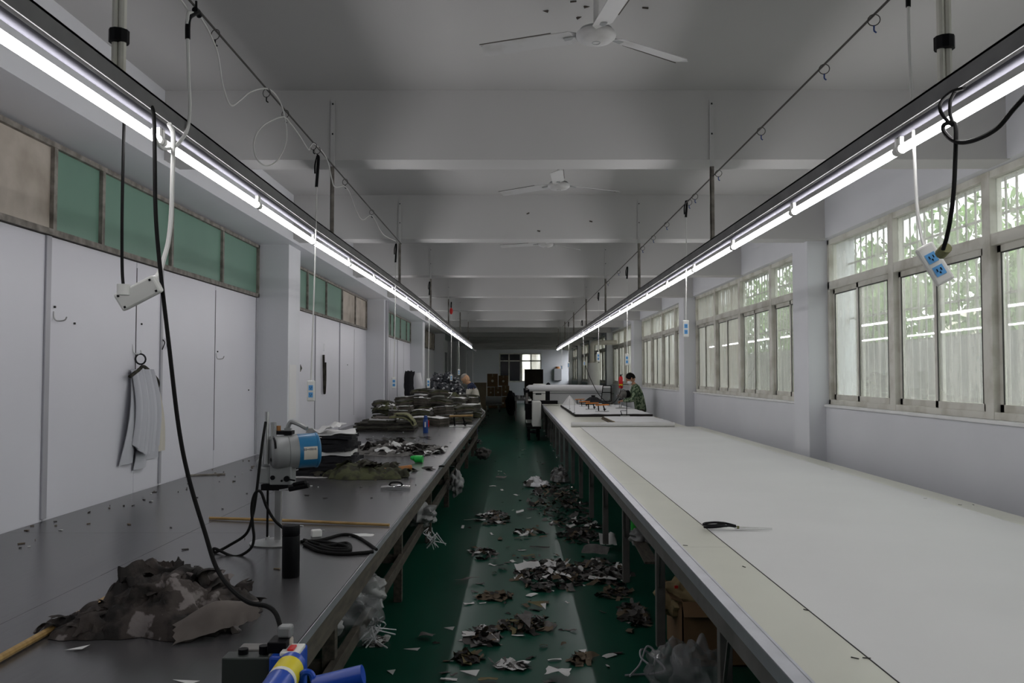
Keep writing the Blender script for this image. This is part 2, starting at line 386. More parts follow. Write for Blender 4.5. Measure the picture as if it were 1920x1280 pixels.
# end walls
wb = MB(); wx0, wx1, wz0, wz1 = -.89, 1.53, 1.22, 2.86
wb.box((-6, YF, 0), (wx0, YF+.2, HC), 'wall_paint').box((wx1, YF, 0), (3.4, YF+.2, HC), 'wall_paint').box((wx0, YF, 0), (wx1, YF+.2, wz0), 'wall_paint').box((wx0, YF, wz1), (wx1, YF+.2, HC), 'wall_paint')
wb.build('wall_back', kind='structure')
MB().box((-6, YN-.2, 0), (3.4, YN, HC), 'wall_paint').build('wall_front', kind='structure')
wn = struct_root('window_9'); fr = MB(); m = 'aluminium_frame'
for x in (wx0, -.36, .30, .36, .9, wx1-.06): fr.box((x, YF+.02, wz0), (x+.07, YF+.1, wz1), m)
for z in (wz0, 2.4, wz1-.05): fr.box((wx0, YF+.02, z), (wx1, YF+.1, z+.07), m)
fr.build('frame', wn)
MB().box((wx0, YF+.05, wz0), (.3, YF+.06, wz1), 'night_glass').build('pane', wn)
MB().box((.36, YF+.05, wz0), (wx1, YF+.06, wz1), 'glass_milky').build('pane', wn)
MB().box((1.0, YF+.3, .5), (1.25, YF+.5, 2.9), 'house_out').build('wall_outside', kind='structure')
MB().box((XR-.014, YN, 0), (XR, YF, .08), 'grey_paint').build('baseboard_right', kind='structure')

# ------------------------------------------------------------------ outside the windows
MB().box((3.45, -20, -.3), (40, 80, -.02), 'ground_out').build('ground_outside', kind='structure')
MB().box((5.6, -10, -.02), (5.8, 60, 2.15), 'concrete_out').build('garden_wall', kind='structure', label='grey stained concrete boundary wall outside the windows')
MB().box((30, 20, 0), (36, 60, 6), 'house_out').build('house', kind='structure')
leafm = MB(); lr = random.Random(3)
for i in range(2600):
    d = V((lr.gauss(0, 1), lr.gauss(0, 1), lr.gauss(0, 1))).normalized()*(lr.random()**.4)
    p = V((d.x*1.1, d.y*1.5, d.z*1.25)); s_ = lr.uniform(.05, .11); e = Euler((lr.uniform(0, 6), lr.uniform(0, 6), lr.uniform(0, 6))).to_matrix()
    leafm.add([p+e @ V(q)*s_ for q in ((-1, 0, 0), (0, -.45, 0), (1.2, 0, .1), (0, .45, 0))], [(0, 1, 2, 3)], 'leaf')
tl = ['leafy green tree seen through the nearest right window', 'leafy green tree outside the second pane group of the nearest window', 'leafy tree outside the window beyond the first pillar', 'leafy tree further along outside the second window', 'distant leafy tree outside the third window', 'farthest leafy tree outside the windows', 'smaller tree in the gap behind the second tree outside', 'smaller tree in the gap behind the fourth tree outside']
lm = None
for i, (x, y, z, s_) in enumerate(((7.0, 9.5, 3.0, 1.0), (7.6, 13.0, 3.1, 1.15), (7.2, 17.0, 3.0, 1.1), (7.9, 21.5, 3.2, 1.2), (8.2, 27.0, 3.1, 1.3), (7.8, 33.5, 3.0, 1.2), (11.2, 17.5, 2.6, 1.2), (11.6, 29.0, 2.8, 1.2))):
    t = thing('tree', tl[i], 'tree', (x, y, 0), 'trees outside the windows')
    if lm is None: o = leafm.build('foliage', None); lm = o.data; o.parent = t
    else: o = bpy.data.objects.new('foliage', lm); col.objects.link(o); o.parent = t
    o['kind'] = 'stuff'; o.location = (0, 0, z); o.scale = (s_, s_, s_); o.rotation_euler = (0, 0, i*1.3)
    MB().tube([(x, y, -.02), (x+.05, y, 1), (x-.05, y+.1, 2.2), (x, y, z)], .09, 'bark', n=8).build('trunk', t, smooth=True)

# ------------------------------------------------------------------ light rows
def light_row(X, zt, y_end, side, droop):
    t = thing('hanging_light_row', 'long row of glowing fluorescent tubes hung over the %s table' % side, 'light', (X, 0, zt), 'two rows of tube lights')
    s = 1 if X > 0 else -1
    def dz(y): return droop(y)
    Y0 = -.42; n = 0; y = Y0
    segs = []
    while y < y_end-.5: segs.append((y, min(y+1.045, y_end))); y += 1.045
    tr = MB(); bt = MB()
    for a, b in segs:
        za, zb_ = zt+dz(a), zt+dz(b)
        for (x0, x1, q0, q1, m, w_) in ((-.030, .030, .105, .112, 'trunk_steel', 0), (-.030, -.026, .060, .112, 'trunk_steel', 0), (.026, .030, .060, .112, 'trunk_steel', 0)):
            tr.add([(X+x0, a, za+q0), (X+x1, a, za+q0), (X+x1, a, za+q1), (X+x0, a, za+q1), (X+x0, b, zb_+q0), (X+x1, b, zb_+q0), (X+x1, b, zb_+q1), (X+x0, b, zb_+q1)],
                   [(0, 1, 2, 3), (7, 6, 5, 4), (0, 4, 5, 1), (1, 5, 6, 2), (2, 6, 7, 3), (3, 7, 4, 0)], m)
        bt.cyl((X, a, za+.052), (X, b, zb_+.052), .013, 'batten_white', n=10)
    tr.build('trunking', t); bt.build('batten', t, smooth=True)
    for a, b in segs:
        za, zb_ = zt+dz(a), zt+dz(b)
        tb = MB().cyl((X, a+.022, za), (X, b-.022, zb_), .0140, 'tube_on', n=10)
        tb.cyl((X, a+.004, za), (X, a+.022, za), .0152, 'white_plastic', n=10).cyl((X, b-.022, zb_), (X, b-.004, zb_), .0152, 'white_plastic', n=10)
        tb.box((X-.006, a+.006, za+.01), (X+.006, a+.02, za+.04), 'white_plastic').box((X-.006, b-.02, zb_+.01), (X+.006, b-.006, zb_+.04), 'white_plastic')
        tb.build('light_tube', t, smooth=True)
    # drop rods bolted to the beam faces
    y = 5.3
    k = 0
    while y < y_end+.5:
        z1 = 3.37; zz = zt+dz(y)+.11
        rb = MB().box((X-.012, y-.012, zz), (X+.012, y-.008, 2.95), 'rust_steel').box((X-.012, y-.012, zz), (X-.008, y+.012, 2.95), 'rust_steel')
        rb.box((X-.013, y-.012, 2.95), (X+.013, y-.006, z1), 'beam_paint').box((X-.004, y-.016, z1-.03), (X+.004, y-.012, z1-.02), 'black_plastic').box((X-.004, y-.016, z1-.22), (X+.004, y-.012, z1-.21), 'black_plastic')
        rb.build('drop_rod', t)
        y += 3.13; k += 1
    yc = 2.42
    nr = MB(); 
    for o_ in (-.010, .010): nr.cyl((X+o_, yc, zt+.10), (X+o_, yc, HC), .011, 'aluminium_frame', n=8)
    nr.build('drop_rod', t, smooth=True)
    zb2 = on_x(220 if s < 0 else 1790, 66, X).z
    MB().cyl((X, yc, zb2-.018), (X, yc, zb2+.018), .028, 'black_plastic', n=10).build('tape_band', t)
    return t
light_row(-1.14, 2.40, 22.7, 'left steel', lambda y: -.0 if y < 5 else (.03*sin((y-5)/9*pi) if y < 14 else -.045*(y-14)/9))
light_row(1.234, 2.368, 24.7, 'right white', lambda y: 0)

# ------------------------------------------------------------------ ceiling wires with rings, cords, sockets
def wire(X, segs, label, z):
    t = thing('ceiling_wire', label, 'wire', (X, 0, z), 'two steel hanging wires')
    for a, b in segs: MB().cyl((X, a, z), (X, b, z), .0045, 'wire_dark', n=6).build('strand', t)
    return t
wL = wire(-1.13, [(-1, 8.45)], 'black steel wire under the ceiling above the left table', 2.95)
wR = wire(1.24, [(-1, 22)], 'black steel wire under the ceiling above the right table', 2.89)
for X, z, root, pts in ((-1.13, 2.95, wL, [(404, 52), (500, 165), (535, 210), (588, 270), (595, 283), (647, 345), (697, 398)]),
                        (1.24, 2.89, wR, [(1638, 6), (1545, 105), (1427, 232), (1347, 318), (1303, 362), (1292, 372), (1250, 420), (1225, 450), (1205, 470), (1160, 520), (1140, 540)])):
    for p in pts:
        q = on_x(p[0], p[1], X); y = q.y
        MB().ring((X, y, z-.018), .020, .0018, 'wire_dark', (.35, 1, 0)).tube([(X, y, z-.038), (X, y, z-.055), (X+.008, y, z-.062)], .003, 'flask_blue' if X > 0 else 'black_plastic', n=5).build('ring_hook', root)
def cordpath(pts, X): return [on_x(p[0], p[1], X) if len(p) == 2 else on_y(p[0], p[1], p[2]) for p in pts]
def attach(o, parent, name=None):
    o.parent = parent; o.location = V(o['_org'])-V(parent['_org'])
    for k in ('label', 'category', 'group'):
        if k in o: del o[k]
    if name: o.name = name
def cord(name, pts, X, r, m, label, grp=None, sub=8):
    P = cordpath(pts, X)
    o = MB().tube(P, r, m, n=8, sub=sub).build(name, smooth=True, loc=P[0]); tag(o, label, 'cable', grp); return o
cord('looped_cable', [(375, 30), (392, 60), (408, 100), (418, 160), (432, 197), (450, 188), (470, 172), (500, 166), (520, 182), (533, 215), (537, 262), (522, 298), (500, 311), (480, 295), (477, 262), (495, 234), (530, 219), (545, 232), (560, 252), (578, 280), (582, 275), (590, 270), (612, 296), (622, 335), (628, 350), (645, 348)], -1.125, .0035, 'cable_white', 'thin white cord looping along the ceiling wire above the left table')
cord('looped_cable', [(645, 348), (655, 360), (668, 395), (680, 412), (697, 404), (712, 430), (722, 442), (742, 452)], -1.125, .003, 'cable_white', 'short white cord slung past the second left drop rod')
cord('looped_cable', [(335, -5), (345, 8), (353, 22)], -1.12, .0035, 'cable_white', 'white cord end above the black taped knot at the top left')
near = []
# near left: white cord with tape, knot round the light, and the tilted socket
nl1 = cord('power_cord', [(365, 26), (357, 24), (352, 30), (352, 72), (354, 150), (356, 200), (352, 240), (340, 262), (325, 276), (305, 278), (292, 262), (287, 240)], -1.10, .006, 'cable_white', 'white cord dropping from the wire and looping round the left light row')
nl2 = cord('power_cord', [(317, 232), (324, 248), (325, 275), (323, 340), (321, 400), (316, 450), (308, 482), (300, 508), (290, 524)], -1.09, .0075, 'cable_white', 'white cord from the left light row down to the tilted socket')
nl5 = o = MB().tube(cordpath([(372, 22), (360, 28), (354, 34), (352, 50), (352, 73)], -1.10), .009, 'black_plastic', n=8).tube(cordpath([(365, 18), (371, 24), (374, 30)], -1.10), .010, 'black_plastic', n=8).tube(cordpath([(368, 2), (368, 20)], -1.12), .004, 'black_plastic', n=6).build('cord_tape', smooth=True); tag(o, 'black tape wrapped round the cord knot at top left wire', 'tape')
nl3 = cord('power_cord', [(233, 215, 2.62), (231, 300, 2.6), (229, 400, 2.6), (229, 500, 2.6), (232, 545, 2.58)], 0, .005, 'cable_black', 'thin black cord hanging down to the tilted left socket')
nl4 = cord('power_cord', [(272, 200, 2.70), (280, 197, 2.62), (288, 212, 2.56), (290, 280, 2.54), (292, 400, 2.52), (300, 500, 2.5), (316, 640, 2.45), (335, 800, 2.4), (355, 900, 2.37), (385, 1000, 2.34), (404, 1060, 2.30), (430, 1100, 2.24), (465, 1128, 2.18), (500, 1136, 2.13), (517, 1150, 2.10), (527, 1178, 2.07)], 0, .0060, 'cable_black', 'thick black cable hanging from the left lights down to the blue machine')

def socket(c, w_, h, label, tilt=(0, 0, 0), depth=.03, outlets=True):
    c = V(c); t = thing('power_socket', label, 'socket', c)
    rm = Euler(tilt).to_matrix()
    MB().obox(c, (w_, depth, h), 'white_plastic', tilt).build('housing', t, bevel=.006)
    if outlets:
        for k in (-1, 1):
            cc = c+rm @ V((0, -depth/2-.0005, k*h*.17-.02*h))
            ob = MB().obox(cc, (w_*.55, .003, h*.24), 'blue_label', tilt)
            for dx in (-.1, .12): ob.obox(cc+rm @ V((dx*w_, -.002, .02*h)), (w_*.05, .002, h*.07), 'black_plastic', tilt)
            ob.obox(cc+rm @ V((0, -.002, -.05*h)), (w_*.06, .002, h*.05), 'black_plastic', tilt)
            ob.build('outlet', t)
    return t
# tilted near-left strip, seen from its back
c = on_x(261, 549, -1.09)
t = socket(c, .055, .125, 'white power socket tilted flat, hanging nearest on the left', (R(20), R(60), R(25)), .038, outlets=False)
for dx, dz_ in ((-.018, .05), (.018, .05), (.018, -.05), (-.018, -.05)):
    rm = Euler((R(20), R(60), R(25))).to_matrix(); MB().obox(c+rm @ V((dx, -.0195, dz_)), (.006, .002, .006), 'black_plastic', (R(20), R(60), R(25))).build('screw', t)
for o in (nl1, nl2, nl3, nl5): attach(o, t)
q = on_x(231, 553, -1.09); MB().cyl(q, q+V((0, 0, .03)), .017, 'white_plastic', n=10).build('plug', t, smooth=True)
# near-right strip
c = on_x(1752, 495, 1.236)
t = socket(c, .052, .125, 'white power socket with blue outlets tilted, nearest on the right', (0, R(-28), R(-20)), .034)
q = on_x(1757, 478, 1.22)-V((0, .02, 0)); MB().cyl(q, on_x(1768, 466, 1.22)-V((0, .02, 0)), .016, 'bundle_khaki', n=10).build('plug', t, smooth=True)
nr1 = cord('power_cord', [(1703, -5), (1704, 60), (1708, 160), (1711, 220), (1715, 300), (1719, 380), (1727, 440), (1735, 470)], 1.236, .005, 'cable_white', 'white cord hanging down to the nearest right socket')
nr2 = o = MB().tube(cordpath([(1703, -5), (1703, 13)], 1.236), .008, 'black_plastic', n=8).build('cord_tape'); tag(o, 'black tape at the top of the nearest right cord', 'tape')
nr3 = cord('power_cord', [(1925, 178), (1900, 205), (1870, 240), (1835, 260), (1805, 267), (1785, 262), (1770, 246), (1770, 234), (1785, 230), (1792, 240), (1791, 300), (1788, 360), (1782, 410), (1775, 445), (1768, 468)], 1.20, .006, 'cable_black', 'black cable looping under the right lights down to its socket')
nr4 = cord('power_cord', [(1808, 165), (1785, 172), (1765, 190), (1763, 207), (1775, 225), (1787, 234), (1782, 215), (1782, 190), (1790, 172)], 1.20, .005, 'cable_black', 'black cable knot tied round the right light row')
for o in (nr1, nr2, nr3, nr4): attach(o, t)
def drop(side, x, y0, ys0, ys1, label, x2=None, wl_=None, tape=True):
    X = -1.13 if side < 0 else 1.24; x2 = x2 or x
    c = on_x(x2, (ys0+ys1)/2, X); Y = c.y; h = (ys1-ys0)/F*Y; w_ = .042 if h > .09 else .035
    t = socket(c, w_, h, 'white hanging socket, '+label, (0, 0, R(-8*side)), .026)
    a = on_y(x, y0, Y); b = on_y(x2, ys0, Y)
    MB().tube([a, (a+b)/2+V((.004, 0, 0)), b], .0042, 'cable_white', n=6).build('cord', t, smooth=True)
    if tape:
        e = a+(b-a)*.14; MB().tube([a, a+V((.006, 0, -.02)), e], .009, 'black_plastic', n=6).tube([a, a+V((-.012, 0, -.05)), a+V((-.012, 0, -.1))], .005, 'black_plastic', n=5).build('cord_wrap', t)
drop(-1, 595, 292, 713, 752, 'left row, second nearest, past the tilted one', 583)
drop(-1, 742, 457, 707, 728, 'left row, hanging in front of the third wall bay', 738.5)
drop(-1, 805, 528, 709, 727, 'left row, just above the black plastic sacks', 803)
drop(-1, 846, 566, 702, 714, 'left row, beside the red tie on the wire')
drop(-1, 860.5, 640, 692, 703, 'farthest of the left row', tape=False)
drop(1, 1286, 376, 600, 632, 'right row, in front of the second window pillar')
drop(1, 1175.5, 500, 663, 685, 'right row, directly above the masked worker')
drop(1, 1122, 548, 660, 678, 'right row, beside the white duct')
drop(1, 1091, 600, 677, 685, 'right row, with the long black cable below it', 1095.7)
drop(1, 1066, 603, 679, 689, 'right row, second from the far end')
drop(1, 1053, 612, 684, 692, 'farthest of the right row', tape=False)
o = MB().ball(on_x(846, 583, -1.13), (.03, .03, .06), 'red_plastic').build('red_tie', smooth=True); tag(o, 'small red tie on the hanging cord in the left row', 'tie')
far_cord = cord('sagging_cable', [(1098, 685, 17.5), (1108, 712, 17.8), (1125, 742, 18.2), (1144, 757, 18.6), (1158, 746, 18.8), (1165, 727, 19), (1163, 722, 19.05)], 0, .007, 'cable_black', 'long black cable sagging from a right socket to the far cutting machine')

# ------------------------------------------------------------------ ceiling fans
def fan(x, y, label, ang=(163, 33, 278), proto=[None], grp='ceiling fans', m='fan_white'):
    z = CZ+1.54
    if proto[0] is not None:
        dup(proto[0], (x, y, z), R(ang[0]-163), label); return
    t = thing('ceiling_fan', label, 'fan', (x, y, z), grp); proto[0] = t
    MB().lathe([(.0, -.028), (.04, -.028), (.07, -.020), (.088, -.006), (.092, .006), (.088, .018), (.075, .02)], m, (x, y, z), n=24).build('motor_cover', t, smooth=True)
    MB().lathe([(.075, .016), (.080, .022), (.074, .034), (.045, .044), (.0, .046)], 'machine_grey', (x, y, z), n=24).build('motor', t, smooth=True)
    MB().ring((x, y, z-.028), .018, .002, 'machine_grey', (0, 0, 1)).build('cap_ring', t)
    MB().cyl((x, y, z+.04), (x, y, HC), .012, m).cyl((x, y, HC-.05), (x, y, HC), .03, m, r2=.045).build('down_rod', t, smooth=True)
    for a in ang:
        d = V((cos(R(a)), sin(R(a)), 0)); s_ = V((-d.y, d.x, 0)); vs_ = []
        st = [(.09, .022, 0), (.12, .046, 0), (.30, .046, -.004), (.52, .048, -.012), (.545, .030, -.014)]
        for th in (.0, .004):
            for r_, hw, dz_ in st: vs_ += [V((x, y, z+.008+dz_+th))+d*r_-s_*hw+V((0, 0, -.010)), V((x, y, z+.008+dz_+th))+d*r_+s_*hw+V((0, 0, .010))]
        n = len(st); F_ = []
        for i in range(n-1):
            F_ += [(2*i, 2*i+2, 2*i+3, 2*i+1), (2*n+2*i, 2*n+2*i+1, 2*n+2*i+3, 2*n+2*i+2), (2*i, 2*n+2*i, 2*n+2*i+2, 2*i+2), (2*i+1, 2*i+3, 2*n+2*i+3, 2*n+2*i+1)]
        F_ += [(0, 1, 2*n+1, 2*n), (2*n-2, 4*n-2, 4*n-1, 2*n-1)]
        bl = MB().add(vs_, F_, m)
        # dusty leading edge
        p0, p1 = V((x, y, z+.020))+d*.2+s_*.052, V((x, y, z+.006))+d*.545+s_*.055
        bl.bar(p0, p1, .004, .003, 'fan_dark'); bl.build('blade', t)
        MB().bar(V((x, y, z+.012))+d*.06, V((x, y, z+.004))+d*.15, .03, .004, 'machine_grey').build('blade_bracket', t)
fan(.372, 3.84, 'white ceiling fan nearest the camera, before the first beam')
fan(.362, 6.94, 'white ceiling fan just past the first ceiling beam', (150, 0, 0))
fan(.37, 10.1, 'white ceiling fan partly hidden behind the second beam', (170, 0, 0))
for i, w_ in enumerate(('fourth', 'fifth', 'sixth')): pass
nm = ['nearest', 'second', 'third', 'farthest']
for cx, cl in ((.40, 'centre'), (-1.2, 'left'), (1.95, 'right')):
    for k in range(4): fan(cx, 29.2+3.13*k+(1.5 if cx < 0 else 0), 'small distant ceiling fan, %s of the %s column' % (nm[k], cl), (160+37*k, 0, 0))

r_ = random.Random(9); chip = None
for px, py in ((1075, 2), (1100, 12), (1086, 32), (1023, 20), (1210, 14), (1258, 117), (1108, 415), (1010, 433), (990, 400)):
    q = on_z(px, py, HC-.001) if py < 60 else on_y(px, py, 5.297 if py < 290 else 8.427)
    if chip is None: chip = MB().obox((0, 0, 0), (.030, .006, .012), 'fan_dark').build('paint_chip', ce)
    else: chip = chip.copy(); col.objects.link(chip); chip.parent = ce
    chip.location = q; chip.rotation_euler = (0, r_.uniform(-.6, .6), r_.uniform(-.5, .5))
# ------------------------------------------------------------------ left steel table
def left_table():
    t = thing('cutting_table', 'long grey steel topped cutting table along the left wall', 'table', (-1.6, 9, 0), 'long cutting tables')
    X0, X1, Y0, Y1 = -.65, XL+.01, -.6, 18.8
    y = Y0; ys = [-.6, 1.9, 4.35, 6.8, 9.25, 11.7, 14.1, 16.5, 18.8]
    for a, b in zip(ys, ys[1:]):
        MB().box((X1, a+.0008, TZ-.03), (-1.65, b-.0008, TZ), 'steel_top').build('top_panel', t)
        MB().box((-1.648, a+.0008, TZ-.03), (X0, b-.0008, TZ), 'steel_top').build('top_panel', t)
    MB().box((X0-.03, Y0, TZ-.115), (X0+.004, Y1, TZ-.012), 'old_wood').build('apron', t, bevel=.003)
    MB().box((X1, Y1-.03, TZ-.115), (X0, Y1, TZ-.03), 'old_wood').build('end_apron', t)
    MB().box((X0+.0042, Y0, TZ-.03), (X0+.006, Y1, TZ+.0005), 'aluminium').build('edge_strip', t)
    k = Y0+.35; legs = [-.4, 1.75, 3.97, 6.28, 8.46, 10.7, 12.9, 15.1, 17.3, 18.6]
    for y in legs:
        for x in (-.85, -2.4):
            MB().box((x-.03, y-.03, 0), (x+.03, y+.03, TZ-.03), 'old_wood').build('leg', t, bevel=.003)
        MB().box((-2.4, y-.02, .28), (-.85, y+.02, .34), 'old_wood').box((-2.4, y-.02, TZ-.1), (-.68, y+.02, TZ-.03), 'old_wood').build('cross_rail', t)
    MB().box((-.84, Y0, .28), (-.80, Y1-.1, .35), 'old_wood').build('lower_rail', t, bevel=.003)
    MB().box((-2.45, Y0, .345), (-1.0, Y1-.2, .36), 'old_wood').build('lower_shelf', t)
left_table()
# ------------------------------------------------------------------ right white table
def right_table():
    t = thing('cutting_table', 'long white topped cutting table under the right windows', 'table', (1.8, 12, 0), 'long cutting tables')
    def top(Y0, Y1, X1, m='laminate'):
        n = max(1, round((Y1-Y0)/2.4))
        for i in range(n):
            a, b = Y0+(Y1-Y0)*i/n, Y0+(Y1-Y0)*(i+1)/n
            MB().box((.78, a+.0008, TZ-.025), (X1, b-.0008, TZ), m).build('top_panel', t)
        MB().box((.722, Y0, TZ-.045), (.78, Y1, TZ+.001), 'aluminium').box((.722, Y0, TZ+.001), (.728, Y1, TZ+.004), 'aluminium').box((.770, Y0, TZ+.001), (.780, Y1, TZ+.003), 'aluminium').build('edge_rail', t, bevel=.002)
        MB().box((.735, Y0, TZ-.12), (.765, Y1, TZ-.045), 'painted_steel').build('apron', t)
    top(-.6, 13.2, 2.86); top(13.2, 25.2, 2.66)
    y = .5; ys = [.5, 2.0, 3.5, 5.04, 6.58, 8.05, 9.5, 11, 12.5, 14, 15.5, 17, 18.5, 20, 21.5, 23, 24.8]
    for y in ys:
        for x in (.85, 1.75, 2.6):
            lg = MB().box((x-.026, y-.026, .07), (x+.026, y+.026, TZ-.03), 'painted_steel').build('leg', t, bevel=.003)
            MB().cyl((x, y, .03), (x, y, .07), .008, 'chrome', n=8).lathe([(.032, 0), (.032, .008), (.012, .028), (.0, .03)], 'chrome', (x, y, 0), n=12).build('foot', lg, smooth=True)
        MB().box((.76, y-.02, TZ-.09), (2.6, y+.02, TZ-.03), 'painted_steel').build('cross_rail', t)
        MB().bar((.80, y-.32, TZ-.08), (.84, y-.03, .42), .012, .02, 'painted_steel').build('brace', t)
    MB().box((1.0, -.6, TZ), (2.69, 13.05, TZ+.0018), 'paper_white').box((.996, -.6, TZ), (1.0, 13.05, TZ+.0012), 'seam_dark').build('paper_underlay', t)
right_table()
# seams / marks on right table
sm = MB(); r2 = random.Random(5)
for p in ((1395, 1062), (1512, 1143), (1603, 1233), (1625, 1233), (1800, 946), (1285, 1022), (1735, 934), (1825, 946), (1560, 880)):
    q = on_z(p[0], p[1], TZ+.002); a = r2.uniform(0, 3); sm.obox(q, (.022, .004, .002), 'scrap_dark', (0, 0, a))
o = sm.build('thread_bits'); tag(o, 'tiny dark thread bits lying on the white table', 'thread', kind='stuff')

# paper roll across the table, lay stacks
a, b = on_z(1075, 800, TZ+.03), on_z(1282, 802, TZ+.03)
o = MB().cyl((a.x, 13.1, TZ+.036), (b.x, 13.1, TZ+.036), .036, 'paper_white', n=20).build('paper_roll', smooth=True, loc=(1.7, 13.1, TZ)); tag(o, 'thin white paper roll lying across the right table', 'paper roll')
def lay(name, x0, x1, y0, y1, z0, n, label, side, topm, skew=0):
    t = thing(name, label, 'fabric stack', ((x0+x1)/2, (y0+y1)/2, z0)); z = z0; r_ = random.Random(n)
    s_ = MB()
    for k in range(n):
        th = .008; j = r_.uniform(-.012, .012); jj = r_.uniform(-.012, .012)
        s_.box((x0+j+skew*(1-k/n), y0+jj, z), (x1+j, y1+jj, z+th-.001), side if k % 3 else 'layer_dark'); z += th
    s_.build('fabric_layers', t)
    nn = MB().sheet(((x0+x1)/2, (y0+y1)/2, z+.006), x1-x0-.02, y1-y0-.02, topm, amp=.004, fr=2, nx=20, ny=20, th=.004, seed=n, edge=.03, zmin=z-.002); nn.build('top_sheet', t, smooth=True)
    return z+.006
za = lay('fabric_lay', 1.14, 2.62, 16.2, 21.2, TZ, 6, 'large white topped dark fabric lay spread beside the masked worker', 'layer_dark', 'cloth_white')
zb = lay('fabric_lay', 1.60, 2.52, 13.6, 15.5, TZ, 5, 'smaller fabric lay with brown edges just behind the paper roll', 'kraft', 'cloth_white', skew=-.04)
o = MB().sheet((1.9, 21.9, TZ+.05), .7, 1.2, 'cloth_white', amp=.01, th=.03, seed=4).build('folded_cloth', smooth=True); tag(o, 'folded white cloth on the far end of the large lay', 'cloth')
o = MB().lathe([(.20, 0), (.12, .10), (.05, .19), (.0, .24)], 'paper_white', (1.35, 21.0, za), n=5).build('paper_cone'); tag(o, 'white paper folded into a peak on the large lay corner', 'paper')
o = MB().lathe([(.42, 0), (.22, .06), (.1, .14), (.05, .15), (.05, .19), (0, .19)], 'black_cloth', (1.98, 21.55, TZ+.09), n=7).build('dark_cloth'); tag(o, 'black cloth heap on the table behind the orange clamps', 'cloth')
# clamps with handles
def clamp(p, rz, label, m='orange_handle', s=1.0, group='cloth clamps'):
    p = V(p); t = thing('cloth_clamp', label, 'clamp', p, group, rz); 
    def L(x, y, z): return p+V((x*s, y*s, z*s))
    MB().obox(L(0, 0, .006), (.30*s, .10*s, .012*s), 'steel').build('base_plate', t, bevel=.003)
    MB().bar(L(-.08, 0, .01), L(-.09, 0, .13), .03*s, .02*s, 'black_plastic').bar(L(.06, 0, .01), L(.03, 0, .13), .03*s, .02*s, 'black_plastic').bar(L(.09, 0, .05), L(.03, 0, .04), .02*s, .02*s, 'black_plastic').build('bracket', t)
    MB().cyl(L(-.15, 0, .14), L(.16, 0, .15), .016*s, m, r2=.014*s, n=8).build('handle', t, smooth=True)
    MB().cyl(L(.05, 0, .03), L(.05, 0, .08), .014*s, 'black_plastic', n=8).build('knob', t)
for p, rz, s_, l in (((1087, 757), .2, .8, 'orange handled cloth clamp farthest from the camera on the white lay'), ((1096, 762), -.1, .8, 'orange handled cloth clamp, second farthest on the white lay'), ((1110, 767), .1, .9, 'orange handled cloth clamp lying between others on the white lay'), ((1129, 771), .15, .9, 'orange handled cloth clamp nearest the camera on the white lay')):
    q = on_z(p[0], p[1], za); clamp((q.x, q.y, za), rz, l, s=s_)
q = on_z(864, 800, TZ); clamp((q.x, q.y, TZ), 0, 'wooden handled cloth clamp on the left steel table', 'bamboo', 1.15)
# L shaped knife guide stand on the smaller lay
q = on_z(1172, 780, zb); q = V((q.x, q.y, zb)); t = thing('guide_stand', 'black upright metal guide stand on the smaller lay', 'stand', q)
MB().obox(q+V((0, 0, .006)), (.16, .10, .012), 'steel').build('base', t)
MB().bar(q+V((.03, 0, .01)), q+V((.03, 0, .26)), .018, .012, 'black_plastic').bar(q+V((-.055, 0, .01)), q+V((-.08, 0, .10)), .016, .012, 'black_plastic').bar(q+V((-.08, 0, .10)), q+V((.03, 0, .10)), .012, .008, 'black_plastic').build('upright', t)
for p, l in (((1047, 757), 'farthest'), ((1068, 767), 'middle'), ((1077, 774), 'nearest')):
    q = on_z(p[0], p[1], za); t = tag(MB().cyl((q.x, q.y, za), (q.x, q.y, za+.22), .004, 'steel', n=6).cyl((q.x, q.y, za), (q.x, q.y, za+.006), .02, 'black_plastic', n=8).build('lay_pin', loc=(q.x, q.y, za)), 'thin upright steel pin on the white lay edge, '+l+' of three', 'pin', 'upright pins on the lay')
q = on_z(1143, 761, za); tag(MB().cyl((q.x, q.y, za), (q.x, q.y, za+.16), .007, 'black_plastic', n=6).cyl((q.x, q.y, za), (q.x, q.y, za+.01), .05, 'steel', n=10).build('marker_stand', loc=(q.x, q.y, za)), 'short black upright stand on the lay near the worker', 'stand')

# scissors
def scissors():
    a, b = on_z(1320, 992, TZ+.003), on_z(1448, 995, TZ+.003); L = (b-a); u = L.normalized(); s = V((-u.y, u.x, 0)); z = V((0, 0, 1)); a = V((a.x, a.y, TZ+.004))
    t = thing('scissors', 'black handled tailor scissors lying on the white table', 'scissors', a+u*.2)
    n = L.length
    def P(x, y, h=.006): return a+u*(x*n)+s*y+z*h
    for sg, h in ((1, .010), (-1, .004)):
        vs_ = [P(.45, sg*.004-.010, h), P(.45, sg*.004+.012, h), P(.62, .008*sg+.004, h), P(1.0, 0, h), P(.62, .008*sg-.006, h)]
        vs_ += [v+z*.004 for v in vs_]; MB().add(vs_, [(0, 1, 2, 3, 4), (9, 8, 7, 6, 5)]+[(i, (i+1) % 5+0, (i+1) % 5+5, i+5) for i in range(5)], 'chrome').build('blade', t)
    MB().cyl(P(.5, 0, .004), P(.5, 0, .02), .007, 'bundle_khaki', n=12).build('pivot', t, smooth=True)
    for sg, h, rx in ((1, .016, .052), (-1, .012, .042)):
        pts = [P(.47, 0, h+.004), P(.38, .012*sg, h+.010), P(.30, .034*sg, h+.012), P(.18, .056*sg, h+.010), P(.04, .052*sg, h+.006), P(0, .028*sg, h+.004), P(.05, .006*sg, h+.004), P(.18, .006*sg, h+.006), P(.28, .016*sg, h+.010), P(.33, .026*sg, h+.011)]
        MB().tube(pts, .0058, 'black_plastic', n=8).build('handle', t, smooth=True)
scissors()

